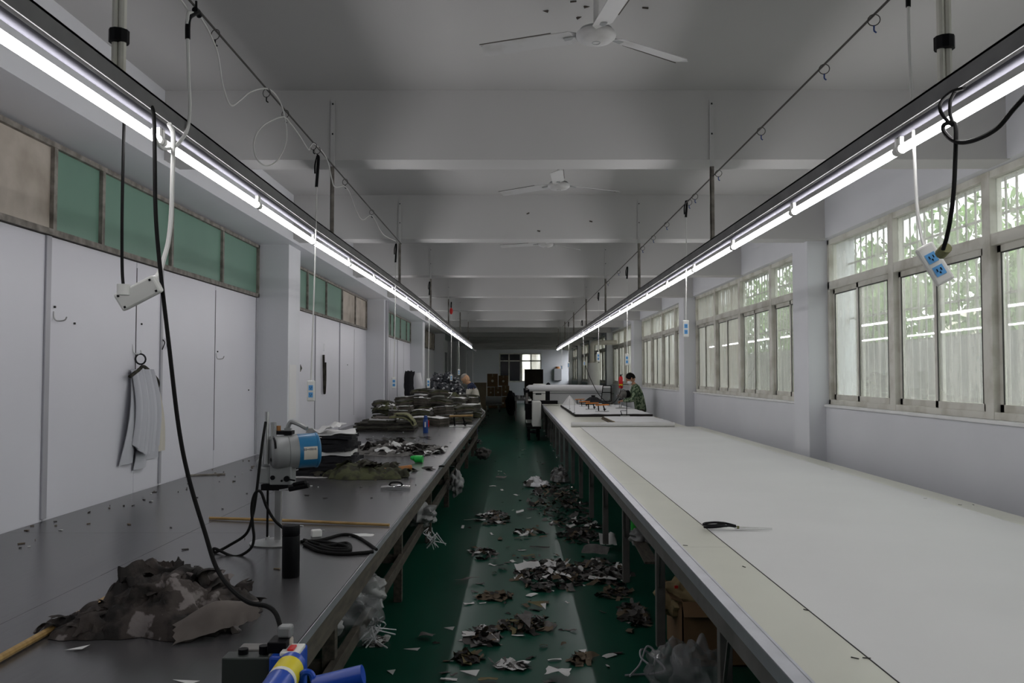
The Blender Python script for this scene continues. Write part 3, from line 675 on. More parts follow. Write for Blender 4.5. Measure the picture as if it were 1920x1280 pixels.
# ------------------------------------------------------------------ straight-knife cutting machine
def cutter(p, label, s=1.0, rz=0.0, motor='machine_grey', band='machine_blue'):
    p = V(p); t = thing('cutting_machine', label, 'machine', p, 'straight knife cutting machines', rz)
    def L(x, y, z): return p+V((x, y, z))*s
    MB().lathe([(.115, 0), (.118, .006), (.08, .014), (.03, .018), (0, .018)], 'steel', L(-.01, 0, 0), n=24).build('base_plate', t, smooth=True)
    for v in t.children[0].data.vertices: v.co.y *= 1.0
    MB().box(L(-.012, -.014, .015), L(.018, .014, .275), 'steel').build('standard', t, bevel=.002)
    MB().box(L(-.052, -.006, .03), L(-.044, .006, .29), 'black_plastic').cyl(L(-.048, 0, .0), L(-.048, 0, .03), .010, 'steel', n=8).build('knife_blade', t)
    MB().obox(L(-.005, 0, .268), (.13*s, .085*s, .028*s), 'black_plastic').build('sharpener_base', t, bevel=.003)
    MB().box(L(-.085, -.045, .285), L(-.028, .04, .365), motor).build('gear_box', t, bevel=.008)
    MB().box(L(-.030, -.045, .28), L(.075, .045, .385), motor).build('lower_housing', t, bevel=.006)
    MB().box(L(-.066, -.045, .36), L(-.004, .045, .505), motor).build('column_housing', t, bevel=.012)
    ax = V((1, .50, .03)).normalized(); c0 = L(-.004, -.038, .432)
    MB().lathe([(0, -.022), (.055, -.022), (.070, -.012), (.077, .004), (.077, .055), (.0, .055)], motor, c0, n=32, axis=ax).build('motor_cap', t, smooth=True)
    MB().lathe([(.070, .05), (.079, .058), (.081, .105), (.0, .105)], motor, c0, n=32, axis=ax).build('motor_ring', t, smooth=True)
    MB().lathe([(.0815, .10), (.0815, .185), (.084, .187), (.084, .195), (.072, .203), (.0, .203)], band, c0, n=32, axis=ax).build('motor_body', t, smooth=True)
    u, w_ = frame_of(ax); lab = MB(); vs_ = []
    for i in range(9):
        # name plate band wrapping the camera side of the barrel
        a_ = None
        th = -.42+i*.085; d = (V((0, -1, 0))*cos(th)+V((0, 0, 1))*sin(th)+ax*0); d = (d-ax*d.dot(ax)).normalized()
        vs_ += [c0+ax*.118*s+d*.0823*s, c0+ax*.182*s+d*.0823*s]
    lab.add(vs_, [(2*i, 2*i+1, 2*i+3, 2*i+2) for i in range(8)], 'cream_cloth'); lab.build('name_plate', t, smooth=True)
    lt = MB(); rr = random.Random(2)
    for k in range(9):
        x_ = .120+.0066*k; th = .12; d = (V((0, -1, 0))*cos(th)+V((0, 0, 1))*sin(th)); d = (d-ax*d.dot(ax)).normalized()
        q_ = c0+ax*x_*s+d*.083*s; lt.obox(q_, (.005*s, .0015*s, rr.uniform(.006, .012)*s), 'machine_grey')
    lt.build('lettering', t)
    uu, ww = V((-ax.y, ax.x, 0)).normalized(), V((0, 0, 1))
    for a0, a1 in ((95, 140), (20, 75)):
        pts = [c0+ax*(.006)*s+(-uu*cos(R(a_))+ww*sin(R(a_)))*.0705*s-ax*.016*s for a_ in (a0, (a0+a1)/2, a1)]
        MB().tube(pts, .006*s, 'black_plastic', n=6).build('vent_slot', t)
    MB().cyl(c0-ax*.024*s+(-uu*.03+V((0, 0, -.03)))*s, c0-ax*.028*s+(-uu*.03+V((0, 0, -.03)))*s, .008*s, 'black_plastic', n=8).build('screw', t)
    MB().lathe([(0, 0), (.03, 0), (.038, .03), (.02, .05), (0, .05)], motor, L(-.06, .03, .37), n=12, axis=(-1, .2, 0)).build('rear_boss', t, smooth=True)
    # rods on top, stop collar
    MB().cyl(L(-.042, -.047, .38), L(-.042, -.047, .625), .0105*s, 'steel', n=12).cyl(L(-.020, -.040, .44), L(-.020, -.040, .575), .0065*s, 'steel', n=8).cyl(L(-.006, -.036, .44), L(-.006, -.036, .575), .0065*s, 'steel', n=8).build('guide_rods', t, smooth=True)
    MB().box(L(-.012, -.03, .515), L(.070, .03, .533), 'black_plastic').build('top_bracket', t, bevel=.002)
    MB().cyl(L(.0, 0, .53), L(.0, 0, .556), .011*s, 'wood_handle', n=8).build('oil_cap', t)
    MB().tube([L(.035, 0, .51), L(.045, 0, .55), L(.060, 0, .573), L(.10, -.02, .565), L(.145, -.04, .545)], .011*s, motor, n=8).box(L(.03, -.012, .49), L(.062, .012, .545), motor).build('carry_handle', t, smooth=True)
    MB().bar(L(.02, -.04, .255), L(.13, -.07, .275), .012*s, .008*s, 'steel').cyl(L(.07, -.055, .262), L(.165, -.08, .283), .012*s, 'black_plastic', n=10).cyl(L(.09, -.06, .285), L(.15, -.08, .298), .009*s, 'black_plastic', n=8).build('push_handle', t, smooth=True)
    MB().cyl(L(.055, -.045, .31), L(.055, -.056, .31), .014*s, 'black_plastic').cyl(L(.055, -.05, .31), L(.095, -.055, .302), .004*s, 'black_plastic').cyl(L(-.012, -.045, .315), L(-.012, -.052, .315), .011*s, 'black_plastic').cyl(L(.03, -.045, .30), L(.03, -.049, .30), .005*s, 'black_plastic').build('latch_knob', t)
    return t
q = on_z(520, 1018, TZ)
cm = cutter((q.x, q.y, TZ), 'grey straight knife cutting machine with blue motor on left table')
cp = q
attach(cord('power_cord', [(498, 791, 3.98), (492, 830, 3.93), (486, 880, 3.9), (480, 930, 3.88), (474, 965, 3.87), (462, 1000, 3.87), (430, 1022, 3.87), (404, 1035, 3.85), (403, 1028, 3.83), (440, 1043, 3.80), (468, 1030, 3.80), (476, 1010, 3.80), (474, 985, 3.81), (472, 950, 3.82), (478, 925, 3.82), (489, 922, 3.82), (500, 950, 3.82), (515, 975, 3.83), (535, 993, 3.84)], 0, .0065, 'cable_black', 'black power cord looping down beside the cutting machine'), cm)
def tcord(pts, r, m, name, label, sub=8):
    P = [on_z(a, b, TZ+r+(c if len(p_) > 2 else 0)) for p_ in pts for (a, b, c) in [(p_+(0,))[:3]]]
    o = MB().tube(P, r, m, n=8, sub=sub).build(name, smooth=True, loc=P[0]); tag(o, label, 'cable'); return o
attach(tcord([(563, 1015), (600, 1012), (640, 1002), (665, 1004), (690, 1018), (706, 1030)], .007, 'cable_black', 'power_cord', 'black cord curving on the left table to its front edge'), cm)
attach(tcord([(570, 1012), (610, 1022), (650, 1018), (655, 1030), (620, 1032), (575, 1018), (590, 1014), (645, 1022), (652, 1028), (625, 1028), (600, 1022)], .008, 'cable_black', 'coiled_cord', 'coiled black cord lying right of the black thermos'), cm)
attach(tcord([(570, 1020), (600, 1033), (640, 1038), (680, 1036), (700, 1034)], .008, 'cable_black', 'power_cord', 'black cord lying along the table front beyond the coil'), cm)
q = on_z(593, 1006, TZ); t = thing('power_plug', 'white power plug lying beside the coiled black cord', 'plug', q); MB().obox(q+V((0, 0, .018)), (.05, .04, .035), 'white_plastic', (0, 0, .4)).build('body', t, bevel=.006); MB().obox(q+V((.03, 0, .03)), (.02, .004, .006), 'steel', (0, 0, .4)).obox(q+V((.03, .012, .03)), (.02, .004, .006), 'steel', (0, 0, .4)).build('prong', t)

# thermos
q = on_z(545, 1081, TZ); t = thing('thermos', 'tall matt black thermos bottle standing on the left table', 'bottle', (q.x, q.y, TZ))
MB().lathe([(.032, 0), (.0345, .003), (.0345, .160), (.033, .163), (.0, .163)], 'black_plastic', (q.x, q.y, TZ), n=28).build('body', t, smooth=True)
MB().lathe([(.033, .165), (.0345, .167), (.0345, .198), (.031, .203), (0, .203)], 'black_plastic', (q.x, q.y, TZ), n=28).build('lid', t, smooth=True)
# blue flask
q = on_z(798, 811, TZ); t = thing('water_flask', 'tall dark blue water flask on the far left table', 'bottle', (q.x, q.y, TZ))
MB().lathe([(.034, 0), (.036, .005), (.036, .17), (.028, .185), (0, .185)], 'flask_blue', (q.x, q.y, TZ), n=20).box((q.x-.01, q.y-.038, .93), (q.x+.006, q.y-.0355, 1.0), 'paper_white').build('body', t, smooth=True)
MB().lathe([(.026, .185), (.027, .19), (.027, .215), (.022, .235), (0, .24)], 'flask_blue', (q.x, q.y, TZ), n=20).build('cap', t, smooth=True)
o = MB().cyl((q.x+.04, q.y, TZ+.08), (q.x+.042, q.y, TZ+.17), .006, 'red_plastic').build('strap', t)
# sticks
a, b = on_z(0, 1233, TZ+.012), on_z(212, 1115, TZ+.012)
tag(MB().tube([a+(a-b)*.3, a, b, b+(b-a)*.05], .011, 'bamboo', n=8).build('wooden_stick', smooth=True, loc=a), 'yellow wooden stick running under the camouflage fabric heap', 'stick')
a, b = on_z(393, 971, TZ+.009), on_z(730, 984, TZ+.009)
tag(MB().tube([a, a*.6+b*.4+V((0, 0, .003)), b], .008, 'bamboo', n=8).build('wooden_stick', smooth=True, loc=a), 'thin bamboo stick lying across behind the cutting machine', 'stick')
# dark thin knife / blade near wall
q = on_z(385, 891, TZ); tag(MB().obox(q+V((0, 0, .006)), (.30, .03, .01), 'rust_steel', (0, 0, .35)).build('steel_ruler', loc=q), 'thin dark metal strip lying against the left boards', 'ruler')

# ------------------------------------------------------------------ blue end cutter at the bottom
def end_cutter():
    Y = 2.02; Z = TZ
    p = on_y(490, 1230, Y); t = thing('end_cutter', 'grey and blue electric cutter on the left table corner', 'machine', (p.x, Y, TZ))
    def Q(px, py, y=Y): return on_y(px, py, y)
    z1 = Q(415, 1233).z; x0, x1 = Q(415, 1230).x, Q(512, 1230).x
    MB().box((x0, Y, TZ), (x1, Y+.05, z1), 'camo_olive').build('gear_housing', t, bevel=.004)
    attach(nl4, t)
    gh = [o for o in t.children if o.name.startswith('gear_housing')][0]; gh.data.materials[0] = M['box_green']
    MB().box((x0+.02, Y+.05, TZ+.01), (x1+.02, Y+.10, z1+.004), 'painted_steel').build('cover_plate', t, bevel=.004)
    for px, py in ((456, 1230), (495, 1224)):
        a = Q(px, py, Y+.03); MB().cyl(a, a+V((0, 0, .018)), .012, 'black_plastic').build('bolt', t)
    a = Q(466, 1229, Y+.04); MB().obox(a, (.022, .012, .012), 'chrome').build('clip', t, bevel=.002)
    xb0, xb1 = Q(508, 1225).x, Q(562, 1225).x; zb_ = Q(540, 1226).z
    MB().box((xb0, Y-.02, TZ), (xb1, Y+.08, zb_), 'blue_plastic').build('motor_case', t, bevel=.006)
    MB().box((Q(528, 1220).x, Y-.02, zb_), (xb1+.002, Y+.05, zb_+.010), 'white_plastic').build('switch_plate', t, bevel=.003)
    MB().box((Q(540, 1220).x, Y-.01, zb_+.010), (Q(552, 1220).x, Y+.025, zb_+.015), 'red_plastic').build('switch', t, bevel=.002)
    c = Q(517, 1222); MB().obox((c.x, Y+.035, zb_+.012), (.045, .06, .026), 'black_plastic').build('terminal_block', t, bevel=.003)
    c = Q(525, 1194); MB().obox((c.x, Y+.05, c.z), (.034, .03, .028), 'machine_grey').obox((c.x-.004, Y+.05, c.z-.028), (.04, .034, .026), 'stained_board').build('plug_adapter', t, bevel=.006)
    a, b = Q(505, 1310, Y-.33), Q(548, 1247, Y-.17)
    MB().cyl(a, b, .030, 'blue_plastic', n=24).build('barrel', t, smooth=True)
    d = (b-a); MB().cyl(a+d*.52, a+d*.86, .0306, 'yellow_label', n=24).build('yellow_band', t, smooth=True)
    MB().cyl(a+d*.44, a+d*.52, .0308, 'white_plastic', n=24).build('white_band', t, smooth=True)
    a, b = Q(590, 1287, Y-.22), Q(681, 1264, Y-.22)
    MB().cyl(a, b, .021, 'blue_plastic', r2=.020, n=20).build('grip', t, smooth=True)
    MB().tube([Q(590, 1285, Y-.22), Q(583, 1262, Y-.22), Q(567, 1264, Y-.22), Q(560, 1300, Y-.2)], .007, 'blue_plastic', n=8).build('trigger_guard', t, smooth=True)
end_cutter()

# ------------------------------------------------------------------ crumpled fabric
def crumple(name, cx, cy, rx, ry, h, mats, label, seed, cat='fabric', z0=TZ, nu=70, nv=26, flaps=0, rot=0, prof=1.0, ridg=.5, kind=None):
    t = thing(name, label, cat, (cx, cy, z0)); mb = MB(); mb.mi(mats[0]); vs_ = []; cr, sr = cos(rot), sin(rot)
    for j in range(nv+1):
        rr = j/nv
        for i in range(nu):
            a = 2*pi*i/nu; o_ = 1+.30*noise.noise(V((cos(a)*1.7, sin(a)*1.7, seed)))+.16*noise.noise(V((cos(a)*5, sin(a)*5, seed+4)))
            x, y = rr*cos(a)*rx*o_, rr*sin(a)*ry*o_
            b = max(0, 1-rr**(1.6*prof)); p = V((x/rx*2.0, y/rx*2.0, seed))
            n1 = 1-abs(noise.noise(p*1.5+V((0, 0, 5))))*2; n2 = 1-abs(noise.noise(p*3.6))*2; n3 = noise.noise(p*8)
            q5 = V((p.x*1.1+p.y*.6, p.y*3.2-p.x*1.2, seed)); n4 = 1-abs(noise.noise(q5*1.6+V((noise.noise(p*1.5)*1.5, 0, 0))))*2
            z = h*(b**.6)*(.70+.5*noise.noise(p*.8+V((3, 1, 0))))*(1-ridg*.5+ridg*.25*n1+ridg*.2*n2+ridg*.35*n4)+h*.05*n3*b
            if rr > .8: z += h*.10*max(0, n1)*(1-rr)*3
            dx, dy = h*.5*noise.noise(p*2+V((7, 0, 0)))*b, h*.5*noise.noise(p*2+V((0, 9, 0)))*b
            X_, Y_ = x+dx, y+dy
            vs_.append((cx+X_*cr-Y_*sr, cy+X_*sr+Y_*cr, z0+max(.002, z)))
    mb.add(vs_, [(j*nu+i, j*nu+(i+1) % nu, (j+1)*nu+(i+1) % nu, (j+1)*nu+i) for j in range(nv) for i in range(nu)], mats[0])
    if len(mats) > 1:
        for k, m_ in enumerate(mats[1:]): mb.mi(m_)
        for fi, f in enumerate(mb.f):
            c = sum((mb.v[a] for a in f), V())/4; n_ = noise.noise(c*9+V((seed, 0, 0)))
            if n_ > .25: mb.m[fi] = 1
            elif n_ < -.38 and len(mats) > 2: mb.m[fi] = 2
    mb.build('folds', t, smooth=60)
    if flaps:
        fb = MB(); r_ = random.Random(seed)
        for k in range(flaps):
            a = r_.uniform(0, 2*pi); q_ = r_.uniform(.25, 1.0); zz = z0+h*(1-q_)*.8+.02+r_.uniform(0, .02)
            x, y = q_*cos(a)*rx, q_*sin(a)*ry; X_, Y_ = x*cr-y*sr, x*sr+y*cr
            w_ = r_.uniform(.05, .12)*(rx/.4)**.5
            fb.sheet((cx+X_, cy+Y_, zz), w_*1.6, w_, mats[r_.randrange(len(mats))], amp=w_*.20, fr=7, nx=12, ny=9, rot=(r_.uniform(-.6, .6), r_.uniform(-.5, .5), r_.uniform(0, 6)), seed=k*1.7, edge=w_*.4, zmin=z0, fn=lambda u, v: -w_*.5*(u*u*3+v*v))
        fb.build('loose_flaps', t, smooth=60, kind='stuff')
    return t
c = on_z(325, 1160, TZ)
crumple('fabric_heap', c.x, c.y+.02, .26, .25, .20, ['camo_pile'], 'big crumpled brown camouflage fabric heap on the near left table', 3.3, flaps=22, ridg=.6, nu=130, nv=46)
c = on_z(185, 1180, TZ)
crumple('fabric_heap', c.x, c.y, .17, .10, .085, ['camo_pile'], 'low ragged camouflage cloth end left of the big heap', 6.1, flaps=14, ridg=.8, nu=80, nv=24)
q = on_z(395, 1195, TZ)
tag(MB().sheet((q.x+.01, q.y+.03, TZ+.035), .25, .12, 'camo_lining', amp=.015, fr=4, nx=18, ny=12, rot=(.2, -.12, .45), seed=2, edge=.04, zmin=TZ, fn=lambda u, v: .05*cos(v*3)*cos(u*2.2)).build('fabric_flap', smooth=True, loc=(q.x, q.y, TZ)), 'pale underside flap of cloth in front of the big heap', 'fabric')
q = on_z(142, 1217, TZ+.003)
tag(MB().add([q+V((-.03, -.006, 0)), q+V((.03, .025, .006)), q+V((.02, -.004, .002))], [(0, 2, 1)], 'scrap_white').build('paper_scrap', loc=q), 'small white paper sliver in front of the camouflage heap', 'scrap')
q = on_z(335, 1276, TZ+.003)
tag(MB().add([q+V((-.02, .01, 0)), q+V((.06, -.01, .004)), q+V((.04, -.03, .002))], [(0, 2, 1)], 'scrap_white').build('paper_scrap', loc=q), 'white paper corner at the bottom edge near the end cutter', 'scrap')
c = on_z(680, 893, TZ); crumple('folded_jacket', c.x+.02, c.y, .36, .22, .15, ['camo_olive', 'camo_dark'], 'dark olive camouflage cloth crumpled on the left table', 8.1, flaps=10, ridg=.5, cat='fabric')
c = on_z(740, 848, TZ); crumple('scrap_heap', c.x, c.y, .50, .42, .12, ['scrap_grey', 'scrap_dark', 'scrap_white'], 'long heap of grey cloth cuttings across the left table', 5.2, flaps=90, ridg=.9, cat='scraps')
# metal clamp iron and wooden handled tool
q = on_z(742, 918, TZ); t = thing('hand_iron', 'small shiny metal clamp tool in front of the olive cloth', 'tool', q)
MB().sheet(q+V((0, 0, .026)), .20, .07, 'chrome', amp=0, nx=8, ny=4, th=.024, fn=lambda u, v: .010*cos(v*3)-.02*abs(u)*abs(u)*1.5).build('sole_plate', t, smooth=True)
MB().tube([q+V((-.05, 0, .02)), q+V((-.03, 0, .05)), q+V((.03, 0, .05)), q+V((.05, 0, .025))], .007, 'black_plastic').build('handle', t, smooth=True)
a, b = on_z(729, 889, TZ+.02), on_z(771, 884, TZ+.03); a.z = TZ+.055; b.z = TZ+.065
tag(MB().tube([a-(b-a)*.4, a, (a+b)/2, b], .020, 'wood_handle', n=10).build('wooden_tool', smooth=True, loc=a), 'orange brown wooden tool handle resting on the olive cloth', 'tool')
q = on_z(783, 867, TZ); t = thing('tape_dispenser', 'small bright green plastic cap on the left table', 'cap', q)
MB().cyl(q+V((-.02, -.02, .035)), q+V((.05, -.03, .035)), .034, 'green_plastic', n=16).build('body', t, smooth=True); MB().cyl(q+V((-.06, -.01, .045)), q+V((-.02, -.02, .04)), .016, 'green_plastic', r2=.03, n=12).build('neck', t, smooth=True)
# black fabric stack with white patterns
c = on_z(606, 893, TZ); t = thing('fabric_stack', 'tall stack of black cloth topped with white paper patterns', 'fabric stack', (c.x, c.y+.15, TZ)); r_ = random.Random(4); z = TZ
for k in range(11):
    th = r_.uniform(.022, .034); w_ = .46-.012*k
    MB().sheet((c.x+.0+r_.uniform(-.02, .02)+.01*k*.4, c.y+.16+r_.uniform(-.02, .02), z+th), w_, .34, 'black_cloth' if k not in (6,) else 'paper_white', amp=.006, fr=4, nx=10, ny=8, th=th*.92, seed=k, rot=(0, 0, r_.uniform(-.15, .15)), edge=.03).build('cloth_layer', t, smooth=60); z += th
MB().sheet((c.x+.03, c.y+.16, z+.015), .38, .30, 'paper_white', amp=.012, fr=4, nx=10, ny=8, th=.004, seed=31, rot=(.05, -.1, .2), edge=.04, zmin=z-.01).build('paper_pattern', t)
MB().sheet((c.x-.02, c.y+.16, z+.05), .26, .2, 'paper_white', amp=.03, fr=6, nx=8, ny=8, th=.003, seed=41, rot=(.05, -.15, -.3), edge=.05, zmin=z).build('paper_pattern', t)
q = on_z(580, 893, TZ+.003); tag(MB().sheet(q, .30, .16, 'paper_white', amp=.002, nx=5, ny=4, th=.002, seed=1, edge=.02, zmin=TZ).build('paper_sheet', loc=q), 'white paper sheet lying below the black cloth stack', 'paper')
q = on_z(683, 1003, TZ+.003) if False else on_z(680, 1002, TZ+.003)
tag(MB().sheet(q, .11, .06, 'paper_white', amp=.002, nx=5, ny=4, th=.002, seed=8, edge=.02, zmin=TZ).build('paper_scrap', loc=q), 'small white paper scrap near the bamboo stick end', 'scrap')
# thread bits and lint on left table
mb = MB(); r_ = random.Random(12)
for k in range(150):
    x, y = r_.uniform(-2.5, -.7), r_.uniform(2.6, 12.0); a = r_.uniform(0, 3); s_ = r_.choice((.008, .012, .018, .03))
    if k < 45: x, y = r_.uniform(-2.55, -2.2), r_.uniform(3.5, 8)
    mb.obox((x, y, TZ+.003), (s_, s_*.35, .004), r_.choice(('scrap_dark', 'scrap_dark', 'scrap_white', 'scrap_brown')), (0, r_.uniform(-.1, .1), a))
tag(mb.build('lint_bits'), 'lint and thread bits scattered over the steel table top', 'lint', kind='stuff')
for (px, py, l) in ((718, 825, 'small dark cloth scraps in a row near the left boards'), (775, 822, 'small dark cloth scraps before the blue flask'), (800, 880, 'tiny dark cloth scrap near the left table edge')):
    q = on_z(px, py, TZ); mb = MB()
    for k in range(7): mb.sheet((q.x+r_.uniform(-.25, .25), q.y+r_.uniform(-.15, .15), TZ+.012), .09, .05, 'scrap_dark', amp=.014, nx=4, ny=3, rot=(0, 0, r_.uniform(0, 3)), seed=k+px, edge=.02, zmin=TZ)
    tag(mb.build('cloth_scraps', smooth=True), l, 'scraps', kind='stuff')

# ------------------------------------------------------------------ bundles on the far left table
def bundle_mesh(seed, w_, d, n, mats, bend=0, white=True):
    mb = MB(); r_ = random.Random(seed); z = 0
    for k in range(n):
        th = r_.uniform(.018, .03); j = r_.uniform(-.01, .01)
        mb.sheet((j, r_.uniform(-.01, .01), z+th), w_+r_.uniform(-.02, .02), d, mats[k % len(mats)], amp=.004, fr=5, nx=10, ny=4, th=th*.93, seed=seed+k, edge=.015, fn=(lambda u, v: bend*(1-(2*u)**2)) if bend else None); z += th
    if white: mb.sheet((0, 0, z+.004), w_*.98, d*.98, 'paper_white', amp=.004, fr=5, nx=8, ny=4, th=.006, seed=seed, edge=.02, fn=(lambda u, v: bend*(1-(2*u)**2)) if bend else None)
    return mb, z+.006
protos = []
for i, (w_, d, n, ms, bd, wh) in enumerate(((.30, .26, 5, ['bundle_olive', 'bundle_olive', 'bundle_brown'], 0, True), (.34, .26, 4, ['bundle_olive', 'bundle_brown', 'camo_olive'], .025, False), (.24, .24, 6, ['bundle_brown', 'bundle_olive'], 0, True), (.30, .24, 4, ['camo_olive', 'bundle_olive'], .02, True), (.22, .2, 5, ['bundle_olive', 'scrap_grey', 'bundle_olive'], .015, True))):
    mb, h = bundle_mesh(i*5+2, w_, d, n, ms, bd, wh); o = mb.build('fabric_bundle', smooth=60); protos.append((o, h+bd*.5, w_))
lk = ['flat olive white-topped cloth bundle', 'arched olive and brown cloth bundle', 'thick brown white-topped cloth bundle', 'camouflage white-topped cloth bundle', 'small grey and olive cloth bundle']
used = set(); r_ = random.Random(21)
rows = [(13.3, 'front', [(-2.25, 1), (-1.85, 2), (-1.5, 1), (-1.2, 1)]), (14.1, 'second', [(-2.25, 3), (-1.85, 2), (-1.5, 2), (-1.15, 2), (-.92, 1)]), (15.0, 'third', [(-2.3, 2), (-1.95, 3), (-1.6, 3), (-1.25, 3), (-.9, 2)]),
        (15.9, 'fourth', [(-2.1, 3), (-1.75, 3), (-1.4, 4), (-1.05, 3), (-.8, 2)]), (16.8, 'fifth', [(-1.9, 4), (-1.55, 4), (-1.2, 3), (-.85, 3)]), (17.7, 'sixth', [(-1.8, 4), (-1.4, 3), (-1.0, 3), (-.8, 1)])]
cols = ['at the wall end', 'second from the wall', 'in the middle', 'fourth from the wall', 'at the aisle end']
lev = ['lowest', 'second up', 'third up', 'fourth up']
for y, rn, cs in rows:
    for ci, (x, n) in enumerate(cs):
        z = TZ+.002
        for k in range(n):
            i = r_.randrange(5); o, h, w_ = protos[i]
            if i in used: o = o.copy(); col.objects.link(o)
            used.add(i); o.location = (x+r_.uniform(-.04, .04), y+r_.uniform(-.1, .1), z); o.rotation_euler = (r_.uniform(-.06, .06), r_.uniform(-.1, .1), r_.uniform(-.6, .6)); o.location.x = max(o.location.x, -2.18)
            z += h+.004
            tag(o, '%s, %s, %s row %s' % (lk[i], lev[k] if n > 1 else 'single', rn, cols[ci]), 'fabric bundle', 'cloth bundles on the left table')
for i, (o, h, w_) in enumerate(protos):
    if i not in used: bpy.data.objects.remove(o)
for i, (x, y, z_, rr, l) in enumerate(((-2.1, 14.0, 1.12, .20, 'rumpled camouflage cloth on the wall end of the bundles'), (-1.35, 14.3, 1.02, .18, 'rumpled cloth with pale edges behind the blue flask'), (-1.62, 15.4, 1.16, .2, 'rumpled olive cloth on top of the third bundle row'), (-1.0, 15.2, 1.05, .18, 'rumpled camouflage cloth near the aisle side of the bundles'), (-1.1, 16.5, 1.22, .2, 'rumpled cloth on the bundles below the far sockets'), (-.85, 15.9, 1.03, .14, 'small rumpled grey cloth at the aisle edge of the bundles'))):
    crumple('rumpled_cloth', x, y, rr, rr*.8, .14, ['camo_olive', 'scrap_grey', 'paper_white'], l, 20.5+i*3.3, z0=z_-.04, nu=36, nv=12, flaps=10, ridg=.8)
# low wide stack at the front
def wide(x0, x1, y, n, label, ms, seed, z0=TZ, bend=None, d=.5):
    t = thing('fabric_stack', label, 'fabric stack', ((x0+x1)/2, y, z0)); z = z0; r2_ = random.Random(seed)
    for k in range(n):
        th = r2_.uniform(.018, .035); sh = r2_.uniform(0, .12)*(k > 0)
        MB().sheet(((x0+x1)/2+sh*.3, y, z+th), x1-x0-sh, d, ms[k % len(ms)], amp=.006, fr=3, nx=16, ny=6, th=th*.92, seed=seed+k, edge=.03, fn=bend).build('cloth_layer', t, smooth=60); z += th
    return z
z = wide(-2.28, -1.42, 12.3, 5, 'wide dark cloth stack lying in front of the flask', ['layer_dark', 'camo_dark', 'bundle_olive'], 3)
wide(-2.1, -1.7, 12.4, 3, 'short olive cloth stack with paper on the wide stack', ['bundle_olive', 'paper_white', 'bundle_brown'], 6, z, d=.4)
wide(-1.75, -1.42, 12.2, 3, 'bent khaki and olive cloth bundle drooping over the wide stack', ['bundle_khaki', 'bundle_olive', 'bundle_khaki'], 9, z, lambda u, v: .07-.34*max(0, u)**2*1.3, .34)
q = on_z(787, 797, TZ); tag(MB().obox((q.x, q.y, TZ+.05), (.09, .04, .10), 'paper_white', (0, 0, .2)).build('paper_tag', bevel=.003, loc=(q.x, q.y, TZ)), 'small white paper block left of the blue flask', 'paper')
c = on_z(855, 783, TZ); crumple('dark_cloth', c.x, c.y+.35, .24, .3, .30, ['navy_cloth', 'black_cloth'], 'dark navy cloth heap among the bundles behind the clamp', 2.2, nu=40, nv=14, ridg=.4)
c = V((-.78, 17.4, 0)); crumple('scrap_heap', c.x, c.y, .16, .7, .22, ['scrap_grey', 'camo_dark', 'scrap_white'], 'grey cloth cuttings at the far end of the left table', 9.7, nu=40, nv=14, flaps=40, ridg=.8, cat='scraps')
# black cloth and white roll leaning on the wall
tag(MB().sheet((-2.235, 18.0, 1.29), .20, .88, 'black_cloth', amp=.02, fr=3, nx=8, ny=12, rot=(R(84), 0, 0), th=.05, seed=3, edge=.05, fn=lambda u, v: -.05*(2*u)**2).build('black_cloth', smooth=60, loc=(-2.235, 17.9, TZ)), 'tall black cloth piece standing against the left wall boards', 'fabric')
tag(MB().cyl((-2.02, 18.45, .86), (-2.12, 18.45, 1.68), .13, 'cloth_white', r2=.09, n=14).build('white_fabric_roll', smooth=True, loc=(-2.02, 18.45, TZ)), 'white fabric roll leaning beside the black cloth', 'fabric roll')
# black plastic sacks
sl = ['leftmost dark plastic sack behind the cloth bundles', 'dark plastic sack under the left hanging socket', 'dark plastic sack in the middle of the lower row', 'dark plastic sack at the right of the lower row', 'dark plastic sack on top at left', 'dark plastic sack on top in the middle', 'dark plastic sack on top beside the bald worker']
tag(MB().box((-1.95, 18.1, TZ), (-.95, 18.65, 1.17), 'cardboard').build('carton', bevel=.01, loc=(-1.4, 18.3, TZ)), 'wide brown carton under the dark plastic sacks', 'box')
for i, (x, y, z, r0) in enumerate(((-1.74, 18.25, 1.32, .15), (-1.52, 18.2, 1.32, .14), (-1.34, 18.25, 1.31, .13), (-1.16, 18.3, 1.29, .11), (-1.66, 18.45, 1.52, .15), (-1.44, 18.45, 1.54, .14), (-1.27, 18.5, 1.47, .11))):
    tag(MB().ball((x, y, z), (r0, r0*.9, r0*1.1), 'dark_bag', nu=30, nv=20, amp=.42, seed=i*3.1, fr=3.4).tube([(x, y-r0*.7, z+.02), (x+.01, y-r0*1.02, z+.03), (x+.03, y-r0*1.1, z+.05)], [.02, .012, .02], 'white_film', n=5).build('plastic_sack', smooth=50, loc=(x, y, z-r0)), sl[i], 'sack', 'dark plastic sacks')

